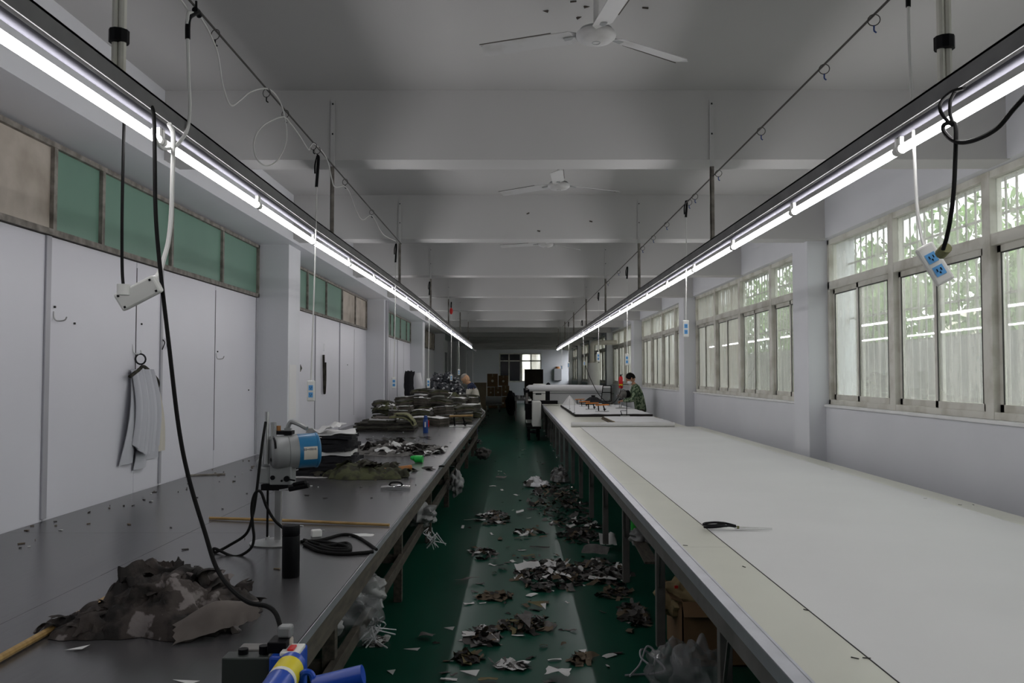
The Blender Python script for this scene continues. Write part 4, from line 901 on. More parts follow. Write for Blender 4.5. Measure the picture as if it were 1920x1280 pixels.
# ------------------------------------------------------------------ patterns hung on the wall
def patterns():
    hk = on_x(261, 662, XL+.03); x = XL+.03; t = thing('pattern_bundle', 'bunch of long white card patterns hanging from a wall hook', 'patterns', (x, hk.y, hk.z))
    MB().tube([(XL, hk.y-.03, hk.z+.06), (XL+.01, hk.y-.03, hk.z), (XL+.04, hk.y, hk.z), (XL+.04, hk.y, hk.z+.02)], .004, 'steel', n=6).build('wall_hook', t)
    MB().ring((x+.01, hk.y, hk.z-.04), .035, .006, 'black_cloth', (0, 1, .1)).tube([(x+.01, hk.y-.16, hk.z-.16), (x+.03, hk.y-.06, hk.z-.11), (x+.03, hk.y, hk.z-.09), (x+.03, hk.y+.12, hk.z-.13), (x+.05, hk.y+.20, hk.z-.2), (x+.04, hk.y+.17, hk.z-.28)], .012, 'camo_dark', n=6).build('tie_cord', t, smooth=True)
    r_ = random.Random(8)
    def ribbon(top, bot, wt, wb, off, bulge, loop=False, m='pattern_card'):
        X = XL+.014+off; a = on_x(top, 692, X); b = on_x(bot[0], bot[1], X); n, k = 12, 6; vs_ = []
        for i in range(n+1):
            f = i/n; g = f**.75; cy, cz = a.y+(b.y-a.y)*g, a.z+(b.z-a.z)*f; w_ = wt+(wb-wt)*f**1.3
            out = .03*sin(f*pi)+(.02*f if loop else 0)
            for q in range(k+1):
                u = q/k-.5; vs_.append((X+out+bulge*(1-(2*u)**2)+.004*sin(u*9+off*300), cy+u*w_, cz-(0 if not loop else (.035*(1-(2*u)**2) if i == n else 0))))
        N = len(vs_); vs_ += [(x_-.004, y_, z_) for x_, y_, z_ in vs_]
        F_ = [(i*(k+1)+q, (i+1)*(k+1)+q, (i+1)*(k+1)+q+1, i*(k+1)+q+1) for i in range(n) for q in range(k)]
        F_ += [tuple(v+N for v in f)[::-1] for f in F_]
        MB().add(vs_, F_, m).build('pattern_card', t, smooth=50)
    ribbon(248, (236, 870), .05, .22, .0, .01); ribbon(262, (262, 878), .05, .20, .004, .015); ribbon(272, (283, 860), .05, .24, .008, -.01); ribbon(282, (303, 845), .03, .10, .012, .0, m='cream_cloth')
    for k_, (tx, bx, by) in enumerate(((250, 249, 832), (256, 255, 838), (262, 262, 843), (268, 268, 842), (274, 276, 838), (280, 285, 826))):
        ribbon(tx, (bx, by), .06, .10, .014+.006*(k_ % 3)+.004*k_, .028, True)
patterns()
q = on_x(606, 700, XL+.01)
tag(MB().tube([q+V((.01, -.03, .25)), q+V((.02, -.05, .0)), q+V((.02, 0, -.27)), q+V((.02, .04, -.1)), q+V((.02, .03, .15))], .016, 'camo_dark', n=6).tube([q+V((.01, 0, .3)), q+V((.01, 0, .4))], .004, 'steel').build('hanging_strap', smooth=True, loc=q), 'dark olive webbing strap hanging on the second bay boards', 'strap')
q = on_x(315, 643, XL+.02); tag(MB().ring(q, .035, .004, 'black_plastic', (1, .2, 0)).tube([q+V((0, -.1, -.05)), q+V((0, -.06, 0)), q+V((0, -.09, .02))], .004, 'black_plastic').build('wire_loop', loc=q), 'small black wire loop hanging behind the thick black cable', 'wire')
for px, py, l in ((100, 600, 'bent wall hook near the grey cover strip'), (405, 672, 'bent wall hook right of the hanging patterns')):
    q = on_x(px, py, XL); tag(MB().tube([q+V((0, 0, .05)), q+V((.012, 0, 0)), q+V((.05, .02, 0)), q+V((.06, .03, .02))], .004, 'steel', n=6).build('wall_hook', loc=q), l, 'hook', 'wall hooks')
q = on_x(563, 690, PL+.0); tag(MB().add([V((PL+.003, q.y, q.z-.04)), V((PL+.003, q.y+.07, q.z)), V((PL+.003, q.y, q.z+.04)), V((PL-.0, q.y, q.z-.04)), V((PL-.0, q.y+.07, q.z)), V((PL, q.y, q.z+.04))], [(0, 1, 2), (3, 5, 4), (0, 3, 4, 1), (1, 4, 5, 2), (2, 5, 3, 0)], 'camo_olive').build('wall_sticker', loc=q), 'small green triangle sticker on the left pillar', 'sticker')

# ------------------------------------------------------------------ floor scraps
SM = ['scrap_grey', 'scrap_dark', 'scrap_brown', 'scrap_white', 'scrap_dark', 'scrap_grey']
def pile(px, py, wpx, hpx, h, n, label, seed, ms=SM):
    c = on_z(px, py, 0); a = on_z(px-wpx/2, py, 0); b = on_z(px+wpx/2, py, 0); f = on_z(px, py+hpx/2, 0); k_ = on_z(px, py-hpx/2, 0)
    rx, ry = (b.x-a.x)/2, max(.06, (k_.y-f.y)/2); r_ = random.Random(seed); mb = MB()
    for k in range(n):
        t_, q_ = r_.uniform(0, 2*pi), r_.random()**.6; x, y = c.x+cos(t_)*q_*rx, c.y+sin(t_)*q_*ry
        z = h*(1-q_**1.5)*r_.uniform(.15, 1)+.006; L = r_.uniform(.04, .13); w_ = L*r_.uniform(.18, .55)
        mb.sheet((x, y, z), L, w_, r_.choice(ms), amp=L*.14, fr=10, nx=4, ny=2, rot=(r_.uniform(-.6, .6), r_.uniform(-.5, .5), r_.uniform(0, 6)), seed=seed+k, edge=w_*.5, zmin=.002)
    tag(mb.build('cloth_cuttings', smooth=70, loc=(c.x, c.y, 0)), label, 'scraps', 'heaps of cloth cuttings on the floor', 'stuff')
pile(1045, 940, 110, 75, .14, 260, 'large dark heap of cloth cuttings behind the white cloth', 11, ['scrap_dark', 'scrap_grey', 'scrap_brown', 'scrap_dark'])
pile(925, 972, 62, 26, .07, 80, 'grey cuttings heap left of the aisle middle', 12)
pile(1080, 985, 100, 22, .05, 60, 'low dark cuttings strewn below the large heap', 13)
pile(990, 1000, 55, 10, .03, 26, 'flat cuttings strip in the aisle middle', 14)
pile(1090, 1005, 90, 30, .06, 90, 'dark cuttings along the right table legs', 15, ['scrap_dark', 'scrap_brown', 'scrap_dark', 'scrap_grey'])
pile(905, 1040, 44, 18, .05, 34, 'small cuttings clump on the left of the aisle', 16)
pile(1030, 1080, 130, 58, .11, 260, 'wide cuttings heap with paper in the mid aisle', 17)
pile(1125, 1075, 120, 50, .07, 160, 'cuttings heap against the second right table leg', 18)
pile(932, 1120, 62, 12, .04, 40, 'dark curled cuttings row in the aisle', 19, ['scrap_dark', 'scrap_brown'])
pile(1190, 1155, 50, 44, .07, 80, 'dark cuttings heap beside the cardboard box', 20, ['scrap_dark', 'scrap_grey', 'scrap_brown'])
pile(985, 1175, 105, 26, .08, 80, 'brown and grey cuttings heap in the near aisle', 21, ['scrap_brown', 'scrap_grey', 'scrap_dark', 'scrap_olive'])
pile(905, 1198, 60, 26, .08, 70, 'grey cuttings heap beside the brown near heap', 22)
pile(875, 1237, 50, 16, .04, 30, 'small brown cuttings near the bottom left of the aisle', 23, ['scrap_brown', 'scrap_olive', 'scrap_dark'])
pile(705, 1204, 34, 10, .03, 24, 'white thread shreds on the floor by the left table', 24, ['scrap_white', 'scrap_grey'])
pile(955, 1250, 60, 16, .03, 22, 'thin grey shreds at the bottom of the aisle', 25, ['scrap_grey', 'scrap_white'])
pile(1090, 1238, 40, 16, .03, 20, 'dark shreds near the bottom right of the aisle', 26, ['scrap_dark', 'scrap_brown'])
pile(1150, 1115, 60, 20, .04, 40, 'brown cuttings near the third right table leg', 27, ['scrap_brown', 'scrap_dark'])
pile(905, 792, 16, 30, .18, 70, 'grey shreds hanging under the far left table', 28, ['scrap_grey', 'scrap_dark'])
pile(893, 833, 20, 18, .12, 40, 'dark shreds beside the far left table legs', 29, ['scrap_grey', 'scrap_dark'])
# single pieces
singles = [(1140, 1028, .16, .16, 'scrap_white', .05, 'square white paper leaning by the right table leg'), (1118, 1048, .24, .12, 'scrap_grey', .05, 'creased pale paper below the square white paper'),
    (990, 1084, .22, .07, 'scrap_white', .07, 'long white paper strip on the mid aisle heap'), (1130, 1092, .22, .07, 'scrap_white', .03, 'white paper curl beside the second right leg'),
    (868, 988, .03, .17, 'scrap_white', 0, 'white paper strip standing left in the aisle'), (890, 978, .24, .04, 'scrap_white', .02, 'bent white strip left of the grey heap'),
    (1005, 1138, .12, .10, 'scrap_olive', .02, 'khaki cloth triangle in the near aisle'), (1019, 1142, .04, .10, 'scrap_white', .02, 'small white triangle beside the khaki one'),
    (983, 1183, .10, .16, 'scrap_grey', .05, 'grey pointed cloth on the brown heap'), (878, 1202, .08, .08, 'scrap_white', .04, 'white scrap on the left of the near grey heap'),
    (880, 1266, .11, .06, 'scrap_white', .01, 'white triangle scrap at the bottom left aisle'), (842, 1275, .09, .03, 'scrap_white', 0, 'flat white strip at the bottom edge of the aisle'),
    (1092, 1226, .05, .05, 'scrap_white', .01, 'small white triangle near the bottom right'), (1047, 1273, .13, .09, 'scrap_white', .04, 'white packaging piece at the bottom of the aisle'),
    (940, 898, .16, .10, 'scrap_grey', .03, 'pale cloth strip in the far aisle'), (924, 912, .10, .03, 'scrap_white', 0, 'small white strip below the pale cloth'),
    (800, 1198, .09, .07, 'scrap_grey', .02, 'grey scrap on the green floor left'), (772, 1219, .10, .025, 'scrap_white', 0, 'long thin white triangle on the left floor'),
    (732, 1262, .05, .06, 'scrap_white', 0, 'white triangle by the left table bottom'), (842, 1182, .07, .03, 'scrap_white', .01, 'small pale triangle left of the grey heap'),
    (875, 1092, .20, .05, 'scrap_grey', .03, 'thin pale strip left of the mid aisle'), (942, 1065, .08, .07, 'scrap_grey', .02, 'small curled scrap in the aisle middle'),
    (927, 1052, .07, .04, 'scrap_grey', .02, 'small grey scrap above the curled one'), (975, 964, .09, .10, 'scrap_white', .03, 'white curled paper right of the grey heap'),
    (1040, 1238, .08, .02, 'scrap_white', 0, 'tiny white sliver near the bottom right'), (915, 1278, .10, .05, 'scrap_olive', .01, 'khaki scrap at the bottom centre edge'),
    (905, 1131, .05, .02, 'scrap_white', 0, 'tiny white scrap above the left curl row'), (970, 1010, .07, .03, 'scrap_brown', .01, 'small reddish scrap in the aisle'),
    (1012, 1028, .20, .03, 'scrap_dark', .01, 'thin dark strip in the aisle middle'), (990, 1044, .12, .03, 'scrap_olive', .01, 'thin olive strip below the dark strip'), (873, 1205-70, .0, .0, '', 0, '')]
for i, (px, py, a, b, m_, lift, l) in enumerate(singles):
    if not m_: continue
    q = on_z(px, py, 0); r_ = random.Random(i)
    zz = lift if lift < .045 else lift+.03
    mb = MB(); tri = 'triangle' in l or 'pointed' in l
    if tri: 
        P_ = [q+V((-a/2, b/2, zz+.006)), q+V((a*.35, -b/2, .004+zz*.5)), q+V((a/2, b*.4, zz+.014))]; mb.add(P_+[p-V((0, 0, .002)) for p in P_], [(0, 1, 2), (5, 4, 3), (0, 3, 4, 1), (1, 4, 5, 2), (2, 5, 3, 0)], m_)
    else: mb.sheet(q+V((0, 0, zz+.008)), a, b, m_, amp=min(a, b)*.10+.004, fr=6, nx=7, ny=5, rot=(R(28) if lift >= .05 else 0, 0, r_.uniform(-.5, .5) if b < a else 0), th=.0015, seed=i*2.3, edge=min(a, b)*.15, zmin=.003)
    tag(mb.build('cloth_scrap' if 'cloth' in l else 'paper_scrap', loc=q, smooth=60), l, 'scrap')
r_ = random.Random(77); base = {}
gl = {'scrap_grey': 'small grey cloth scrap loose on the green floor', 'scrap_dark': 'small dark cloth scrap loose on the green floor', 'scrap_white': 'small white paper scrap loose on the green floor', 'scrap_brown': 'small brown cloth scrap loose on the green floor'}
for k in range(110):
    y = r_.uniform(4.5, 9) if k < 70 else r_.uniform(9, 22); x = r_.gauss(.15, .32)
    if not -.6 < x < .8: continue
    m_ = r_.choice(list(gl)); 
    if m_ not in base: base[m_] = MB().sheet((0, 0, .008), .06, .03, m_, amp=.008, fr=10, nx=4, ny=3, th=.0015, seed=k, edge=.015, zmin=.002).build('floor_scrap'); o = base[m_]
    else: o = base[m_].copy(); col.objects.link(o)
    s_ = r_.uniform(.5, 1.5); o.location = (x, y, 0); o.scale = (s_, s_*r_.uniform(.5, 1.3), 1); o.rotation_euler = (0, 0, r_.uniform(0, 6))
    tag(o, gl[m_], 'scrap', 'loose '+m_.split('_')[1]+' scraps on the floor')
# white cloth on the big heap
c = on_z(1005, 912, 0); t = crumple('white_cloth', c.x+.02, c.y, .20, .16, .15, ['cloth_white', 'scrap_grey'], 'crumpled white cloth thrown on the dark heap', 6.6, z0=.02, nu=60, nv=20, ridg=.6, flaps=6)
c = on_z(1048, 902, 0); t = crumple('white_cloth', c.x, c.y-.1, .14, .2, .30, ['white_bag', 'scrap_grey'], 'grey white plastic sheet bunched by the right table leg', 4.4, z0=.02, nu=50, nv=18, ridg=.6)
# under the left table
def bagblob(px, py, Y, r0, m_, label, seed, name='plastic_bag', z0=None, sc=(1, 1, .75)):
    c = on_y(px, py, Y); c.z = max(c.z, r0*sc[2]+.005); tag(MB().ball(c, (r0*sc[0], r0*sc[1], r0*sc[2]), m_, nu=40, nv=24, amp=.5, seed=seed, fr=2.6).build(name, smooth=60, loc=(c.x, c.y, c.z-r0*sc[2])), label, 'bag')
bagblob(672, 1110, 4.95, .15, 'white_bag', 'white plastic wrapped bundle on the lower left shelf', 3)
bagblob(655, 1160, 4.6, .17, 'clear_bag', 'grey plastic sheet sagging under the near left table', 5)
bagblob(610, 1175, 4.1, .07, 'white_bag', 'small white plastic wad beside the near left leg', 7)
bagblob(790, 965, 7.6, .13, 'white_bag', 'white bundle under the left table beside the second leg', 9)
bagblob(855, 905, 10.2, .11, 'white_bag', 'white plastic bunch hanging under the left table', 12, sc=(.7, 1, 1.2))
bagblob(905, 850, 16, .14, 'scrap_grey', 'grey rag bundle under the far left table', 14)
q = on_z(700, 1170, 0); 
for (px, py, l) in ((700, 1165, 'white plastic strip dangling from the near lower rail'), (812, 1000, 'white stringy shreds dangling from the lower rail')):
    c = on_y(px, py, 4.9 if px < 750 else 7.2); mb = MB(); r_ = random.Random(px)
    for k in range(14): a = c+V((r_.uniform(-.05, .05), r_.uniform(-.1, .1), r_.uniform(-.02, .05))); mb.tube([a, a+V((r_.uniform(-.06, .06), r_.uniform(-.06, .06), -.04)), a+V((r_.uniform(-.1, .1), r_.uniform(-.1, .1), -.10))], .004, 'cloth_white', n=4, sub=3)
    tag(mb.build('plastic_shreds'), l, 'shreds', kind='stuff')
# under the right table
q = on_z(1232, 1190, 0)
def carton(x0, y0, z0, w_, d, h, label, m_='cardboard', flap=False, group=None, name='cardboard_box', mark=True):
    t = thing(name, label, 'box', (x0+w_/2, y0+d/2, z0), group)
    mb = MB(); th = .008
    mb.box((x0, y0, z0), (x0+w_, y0+th, z0+h), m_).box((x0, y0+d-th, z0), (x0+w_, y0+d, z0+h), m_).box((x0, y0, z0), (x0+th, y0+d, z0+h), m_).box((x0+w_-th, y0, z0), (x0+w_, y0+d, z0+h), m_).box((x0, y0, z0), (x0+w_, y0+d, z0+th), m_)
    mb.build('body', t)
    if flap:
        MB().bar((x0+w_/2, y0, z0+h), (x0+w_/2, y0-.06, z0+h-.07), w_, .006, m_).build('flap', t); MB().bar((x0, y0+d/2, z0+h), (x0-.06, y0+d/2, z0+h+.02), d, .006, m_).build('flap', t)
    else:
        MB().box((x0, y0, z0+h-.004), (x0+w_/2-.002, y0+d, z0+h+.002), m_).build('flap', t); MB().box((x0+w_/2+.002, y0, z0+h-.004), (x0+w_, y0+d, z0+h+.002), m_).build('flap', t)
        MB().box((x0+w_/2-.03, y0-.002, z0+h*.75), (x0+w_/2+.03, y0+d, z0+h+.004), 'cardboard_light').build('tape', t)
        if mark: MB().cyl((x0+w_*.5, y0-.004, z0+h*.45), (x0+w_*.5, y0, z0+h*.45), w_*.12, 'cream_cloth', n=14).build('printed_mark', t)
    return t
carton(.95, 4.9, 0, .5, .5, .36, 'open cardboard box under the near right table', flap=True)
bagblob(1290, 1120, 5.15, .16, 'kraft', 'brown paper bag with red tag inside the open box', 21, 'paper_bag')
o = on_y(1268, 1100, 5.0); tag(MB().obox(o, (.02, .01, .015), 'red_plastic').build('red_tag', loc=o), 'tiny red tag on the brown paper bag', 'tag')
bagblob(1262, 1262, 4.3, .13, 'clear_bag', 'clear crumpled plastic bag at the bottom under the right table', 31, sc=(1, 1, 1))
bagblob(1310, 1262, 4.1, .13, 'clear_bag', 'second clear plastic bag against the nearest right leg', 37, sc=(1, 1, 1.1))
c = on_z(1210, 1262, 0); mb = MB()
mb.tube([c+V(p) for p in ((-.1, -.1, .02), (-.03, .0, .05), (.02, .08, .12), (.06, .05, .1), (.04, -.02, .05), (-.02, .02, .08), (.0, .1, .1), (.08, .1, .04), (.1, 0, .01), (-.12, -.06, .01))], .006, 'strip_plastic', n=6)
tag(mb.build('packing_twine', smooth=True, loc=c), 'tangled pale packing twine on the floor by the foot', 'twine')
a = on_y(1190, 952, 6.9); tag(MB().cyl((a.x, 6.9, a.z-.19), (a.x, 6.9, a.z+.02), .032, 'green_fabric', n=14).build('green_roll', smooth=True, loc=(a.x, 6.9, a.z-.19)), 'bright green roll standing under the right table', 'roll')
a, b = on_y(1190, 1000, 6.9), on_y(1222, 1055, 5.6); tag(MB().bar(a, b, .09, .015, 'old_wood').build('wooden_board', loc=a), 'sloping wooden board under the right table', 'board')
a = on_y(1202, 1000, 6.6); bagblob(1204, 1005, 6.5, .09, 'white_bag', 'small white bag beside the green roll', 43)

# ------------------------------------------------------------------ spreading machine at the far end
t = thing('spreading_machine', 'white fabric spreading machine across the far right table', 'machine', (1.4, 22.6, 0)); Y = 22.4
def Q(px, py, y=Y): return on_y(px, py, y)
a, b = Q(992, 728), Q(1143, 729)
vr = MB().tube([(a.x, Y, a.z), (a.x+.1, Y, a.z+.01), ((a.x+b.x)/2, Y, a.z+.01), (b.x-.3, Y, a.z), (b.x, Y, a.z-.02)], .085, 'cloth_white', n=16).build('fabric_roll', t, smooth=True)
MB().box((a.x+.55, Y+.1, 1.28-.4), (b.x, Y+.13, 1.22), 'white_film').build('rear_panel', t)
MB().box((a.x-.05, Y-.1, Q(1000, 736).z-.01), (b.x+.1, Y-.06, Q(1000, 739).z+.02), 'black_plastic').build('cross_rail', t)
MB().box((a.x-.05, Y-.05, TZ+.03), (a.x+.75, Y+.25, TZ+.12), 'black_plastic').build('carriage', t, bevel=.01)
for x in (a.x-.06, b.x+.04): MB().box((x-.03, Y-.08, TZ+.02), (x+.03, Y+.2, 1.3), 'painted_steel').build('side_frame', t)
MB().cyl((a.x-.14, Y, 1.20), (a.x, Y, 1.22), .09, 'black_plastic').build('roll_holder', t, smooth=True)
MB().box((.30, Y-.05, .38), (.44, Y+.5, 1.0), 'white_plastic').build('side_cover', t, bevel=.02)
MB().box((.44, Y-1.2, .36), (.66, Y-.3, .98), 'white_plastic').build('side_cover', t, bevel=.02)
MB().box((.28, Y-.5, .5), (.7, Y-.1, .9), 'black_plastic').box((.3, Y-1.2, .30), (.66, Y+.5, .36), 'black_plastic').build('drive_unit', t)
for x, y in ((.36, Y-.9), (.6, Y-.9), (.36, Y+.3), (.6, Y+.3)): MB().cyl((x, y, 0), (x, y, .3), .03, 'black_plastic', n=10).build('leg', t)
c = Q(1011, 722, 23.4); MB().box((c.x-.17, 23.4, TZ+.02), (c.x+.17, 23.7, 1.40), 'white_plastic').build('control_box', t, bevel=.03); MB().box((c.x-.1, 23.392, 1.1), (c.x+.06, 23.4, 1.14), 'black_plastic').build('display', t)
t = thing('metal_stand', 'black framed steel stand at the right end of the spreading machine', 'stand', (2.35, 21.7, TZ)); Y2 = 21.7
c0, c1 = on_y(1127, 752, Y2), on_y(1146, 723, Y2); fr = MB()
for p, q in (((c0.x, c0.z), (c0.x+.05, c1.z)), ((c1.x, c0.z), (c1.x, c1.z)), ((c0.x+.05, c1.z), (c1.x, c1.z)), ((c0.x+.02, (c0.z+c1.z)/2+.03), (c1.x, (c0.z+c1.z)/2+.03)), ((c0.x, c0.z), (c1.x, c0.z))):
    fr.bar((p[0], Y2, max(TZ+.01, p[1])), (q[0], Y2, max(TZ+.01, q[1])), .02, .02, 'black_plastic')
fr.build('frame', t); MB().box((c0.x+.03, Y2+.01, TZ+.03), (c1.x-.03, Y2+.02, c1.z-.05), 'machine_grey').build('back_plate', t)
tag(MB().lathe([(.07, 0), (.06, .1), (.0, .14)], 'black_cloth', on_y(1028, 722, 26)-V((0, 0, .05)), n=12).lathe([(.18, 0), (.16, 1.0), (.10, 1.26), (.0, 1.29)], 'black_cloth', (on_y(1028, 722, 26).x, 26, 0), n=12).build('black_cover', smooth=True), 'black cloth cover showing above the spreading machine', 'cover')
# white duct with elbow pipe
t = thing('vent_duct', 'white standing duct with an elbow pipe to the window', 'duct', (2.4, 26.5, 0))
c = on_y(1113, 700, 26.5); MB().cyl((c.x, 26.5, 0), (c.x, 26.5, on_y(1113, 680, 26.5).z), .19, 'white_plastic', n=24).build('tank', t, smooth=True)
zt_ = on_y(1113, 642, 26.5).z
MB().tube([(c.x-.05, 26.5, 2.0), (c.x-.05, 26.5, zt_-.12), (c.x+.02, 26.5, zt_-.02), (c.x+.15, 26.5, zt_), (3.18, 26.5, zt_)], .075, 'cream_cloth', n=14).build('elbow_pipe', t, smooth=True)
MB().tube([(c.x-.02, 26.4, 2.02), (c.x+.1, 26.35, 2.08), (c.x+.16, 26.3, 2.25), (c.x+.12, 26.3, 2.45)], .02, 'cream_cloth', n=8).build('hose', t, smooth=True)
# electrical box on the back wall
a, b = on_y(1039, 691, YF-.2), on_y(1053, 713, YF-.2)
tag(MB().box((a.x, YF-.25, b.z), (b.x, YF-.01, a.z), 'grey_paint').cyl(((a.x+b.x)/2, YF-.1, a.z), ((a.x+b.x)/2, YF-.1, a.z+.12), .12, 'wood_handle', n=8).build('electrical_cabinet', bevel=.01, loc=(a.x, YF-.1, b.z)), 'grey electrical cabinet on the far wall', 'cabinet')
a = on_x(1045+8, 615, 1.9)
tag(MB().box((1.9, 33, 2.6), (2.2, 33.2, 3.0), 'white_plastic').build('ceiling_box', loc=(1.9, 33, 2.6), bevel=.01), 'small white box hanging from the far beam', 'box')
# far objects
t = thing('display_board', 'tall dark brown board standing beyond the spreading machine', 'board', (.72, 32, 0)); a, b = on_y(983.5, 692, 32), on_y(1018.5, 692, 32)
MB().box((a.x, 32, .3), (b.x, 32.06, a.z), 'dark_board').build('panel', t, bevel=.005)
for x in (a.x+.05, b.x-.05): MB().box((x-.03, 31.97, 0), (x+.03, 32.1, .8), 'painted_steel').build('leg', t)
for x0, y0, z0, w_, d, h, l in ((-1.35, 42.2, .0, .50, .5, .55, 'brown carton at the bottom left of the far stack'), (-.80, 42.2, 0, .45, .5, .55, 'brown carton at the bottom middle of the far stack'), (-.62+.28, 42.0, 0, .44, .5, .58, 'orange brown carton at the bottom right of the far stack'),
        (-1.35, 42.2, .56, .34, .45, .46, 'brown carton in the left of the middle layer'), (-.99, 42.2, .56, .34, .45, .48, 'brown carton in the centre of the middle layer'), (-.63, 42.2, .59, .36, .45, .50, 'brown carton in the right of the middle layer'),
        (-1.36, 42.25, 1.05, .52, .45, .64, 'tall brown carton on top at left'), (-.80, 42.25, 1.1, .48, .45, .50, 'brown carton on top at right')):
    carton(x0, y0, z0, w_, d, h, l, group='far stack of cartons')
a, b = on_y(889, 717, 40), on_y(912, 741, 40)
tag(MB().box((a.x, 40, 0), (b.x, 40.5, a.z), 'cardboard_light').build('tan_crate', loc=(a.x, 40, 0), bevel=.01), 'large tan box left of the far carton stack', 'box')
a, b = on_y(911, 742, 38), on_y(941, 757, 38)
t = thing('fabric_trolley', 'low trolley with a grey fabric roll before the cartons', 'trolley', (-.9, 38, 0))
MB().cyl((a.x, 38, .52), (b.x, 38, .52), .17, 'grey_paint', n=16).build('fabric_roll', t, smooth=True); MB().box((a.x, 37.8, .28), (b.x, 38.2, .34), 'painted_steel').build('deck', t)
for x in (a.x+.1, b.x-.1):
    for y in (37.85, 38.15): MB().box((x-.02, y-.02, .08), (x+.02, y+.02, .3), 'painted_steel').cyl((x-.02, y, .05), (x+.02, y, .05), .05, 'black_plastic').build('wheel', t)
t = thing('work_table', 'small far work table beside the aisle with covers', 'table', (.35, 33, 0)); MB().box((.0, 30.5, .72), (.62, 36, .76), 'grey_paint').build('tabletop', t)
for x in (.04, .58):
    for y in (30.6, 33.2, 35.9): MB().box((x-.02, y-.02, 0), (x+.02, y+.02, .72), 'painted_steel').build('leg', t)
for k in range(6): tag(MB().cyl((.08+.09*k, 30.9, .80), (.08+.09*k, 34, .80), .038, 'cloth_white' if k % 2 else 'grey_paint', n=10).build('fabric_tube', smooth=True, loc=(.08+.09*k, 30.9, .76)), 'thin fabric tube on the far work table, %s from the aisle' % ('first', 'second', 'third', 'fourth', 'fifth', 'sixth')[k], 'fabric roll', 'fabric tubes on the far work table')
tag(MB().ball((-.25+.1, 34.5, .5), (.22, .3, .5), 'black_cloth', amp=.3, seed=4).build('covered_bundle', smooth=True, loc=(-.15, 34.5, 0)), 'dark covered bundle standing in the far aisle', 'bundle')
q = on_z(1003, 812, 0); tag(MB().ball((q.x, q.y, .045), (.14, .10, .045), 'black_cloth', amp=.5, seed=2).build('dark_rag', smooth=True, loc=(q.x, q.y, 0)), 'dark rag on the floor beside the right table', 'rag')
# fire extinguisher by the window
q = on_y(1164, 703, 23.6); bz = on_y(1164, 728, 23.6).z; t = thing('fire_extinguisher', 'red fire extinguisher hanging by the far right window', 'extinguisher', (q.x, 23.6, bz))
MB().lathe([(.05, 0), (.058, .01), (.058, (q.z-bz)*.78), (.045, (q.z-bz)*.88), (.018, (q.z-bz)*.92), (0, (q.z-bz)*.92)], 'ext_red', (q.x, 23.6, bz), n=18).build('cylinder', t, smooth=True)
MB().cyl((q.x, 23.6, q.z-.04), (q.x, 23.6, q.z), .016, 'black_plastic').bar((q.x-.03, 23.6, q.z), (q.x+.06, 23.6, q.z+.02), .02, .012, 'black_plastic').build('valve', t)
MB().box((q.x+.0, 23.59, bz+.1), (3.2, 23.61, bz+.12), 'painted_steel').build('bracket', t); MB().cyl((q.x, 23.6, bz+.08), (q.x, 23.6, bz+.12), .0595, 'yellow_label', n=18).build('label_band', t, smooth=True)

# ------------------------------------------------------------------ people
def skinned(name, chains, m_, parent, sub=2):
    # chains: list of lists of (point, radius); chains may start from an existing point (joined by position)
    verts = []; edges = []; rad = []; idx = {}
    for ch in chains:
        prev = None
        for p, r_ in ch:
            key = tuple(round(a, 4) for a in p)
            if key not in idx: idx[key] = len(verts); verts.append(p); rad.append(r_)
            i = idx[key]
            if prev is not None: edges.append((prev, i))
            prev = i
    me = bpy.data.meshes.new(name); me.from_pydata([tuple(p) for p in verts], edges, []); o = bpy.data.objects.new(name, me); col.objects.link(o)
    sk = o.modifiers.new('skin', 'SKIN'); sk.use_smooth_shade = True
    for i, r_ in enumerate(rad):
        d = me.skin_vertices[0].data[i]; rr = r_ if isinstance(r_, tuple) else (r_, r_); d.radius = rr; d.use_root = False
    seen = set(); adj = {i: [] for i in range(len(verts))}
    for a, b in edges: adj[a].append(b); adj[b].append(a)
    for i in range(len(verts)):
        if i in seen: continue
        me.skin_vertices[0].data[i].use_root = True; st = [i]
        while st:
            a = st.pop()
            if a in seen: continue
            seen.add(a); st += adj[a]
    ss = o.modifiers.new('sub', 'SUBSURF'); ss.levels = sub; ss.render_levels = sub
    dg = bpy.context.evaluated_depsgraph_get(); dg.update(); ev = bpy.data.meshes.new_from_object(o.evaluated_get(dg)); 
    o.modifiers.clear(); o.data = ev; ev.name = name; ev.materials.clear(); ev.materials.append(M[m_])
    ev.polygons.foreach_set('use_smooth', [True]*len(ev.polygons))
    o.parent = parent; return o
def join_into(o, mb, base=True):
    me = bpy.data.meshes.new('tmp'); me.from_pydata([tuple(v) for v in mb.v], [], mb.f); bm = bmesh.new(); bm.from_mesh(o.data); n0 = len(bm.faces); bm.from_mesh(me); bm.faces.ensure_lookup_table()
    for f in bm.faces[n0:]: f.smooth = True
    bm.to_mesh(o.data); bm.free()
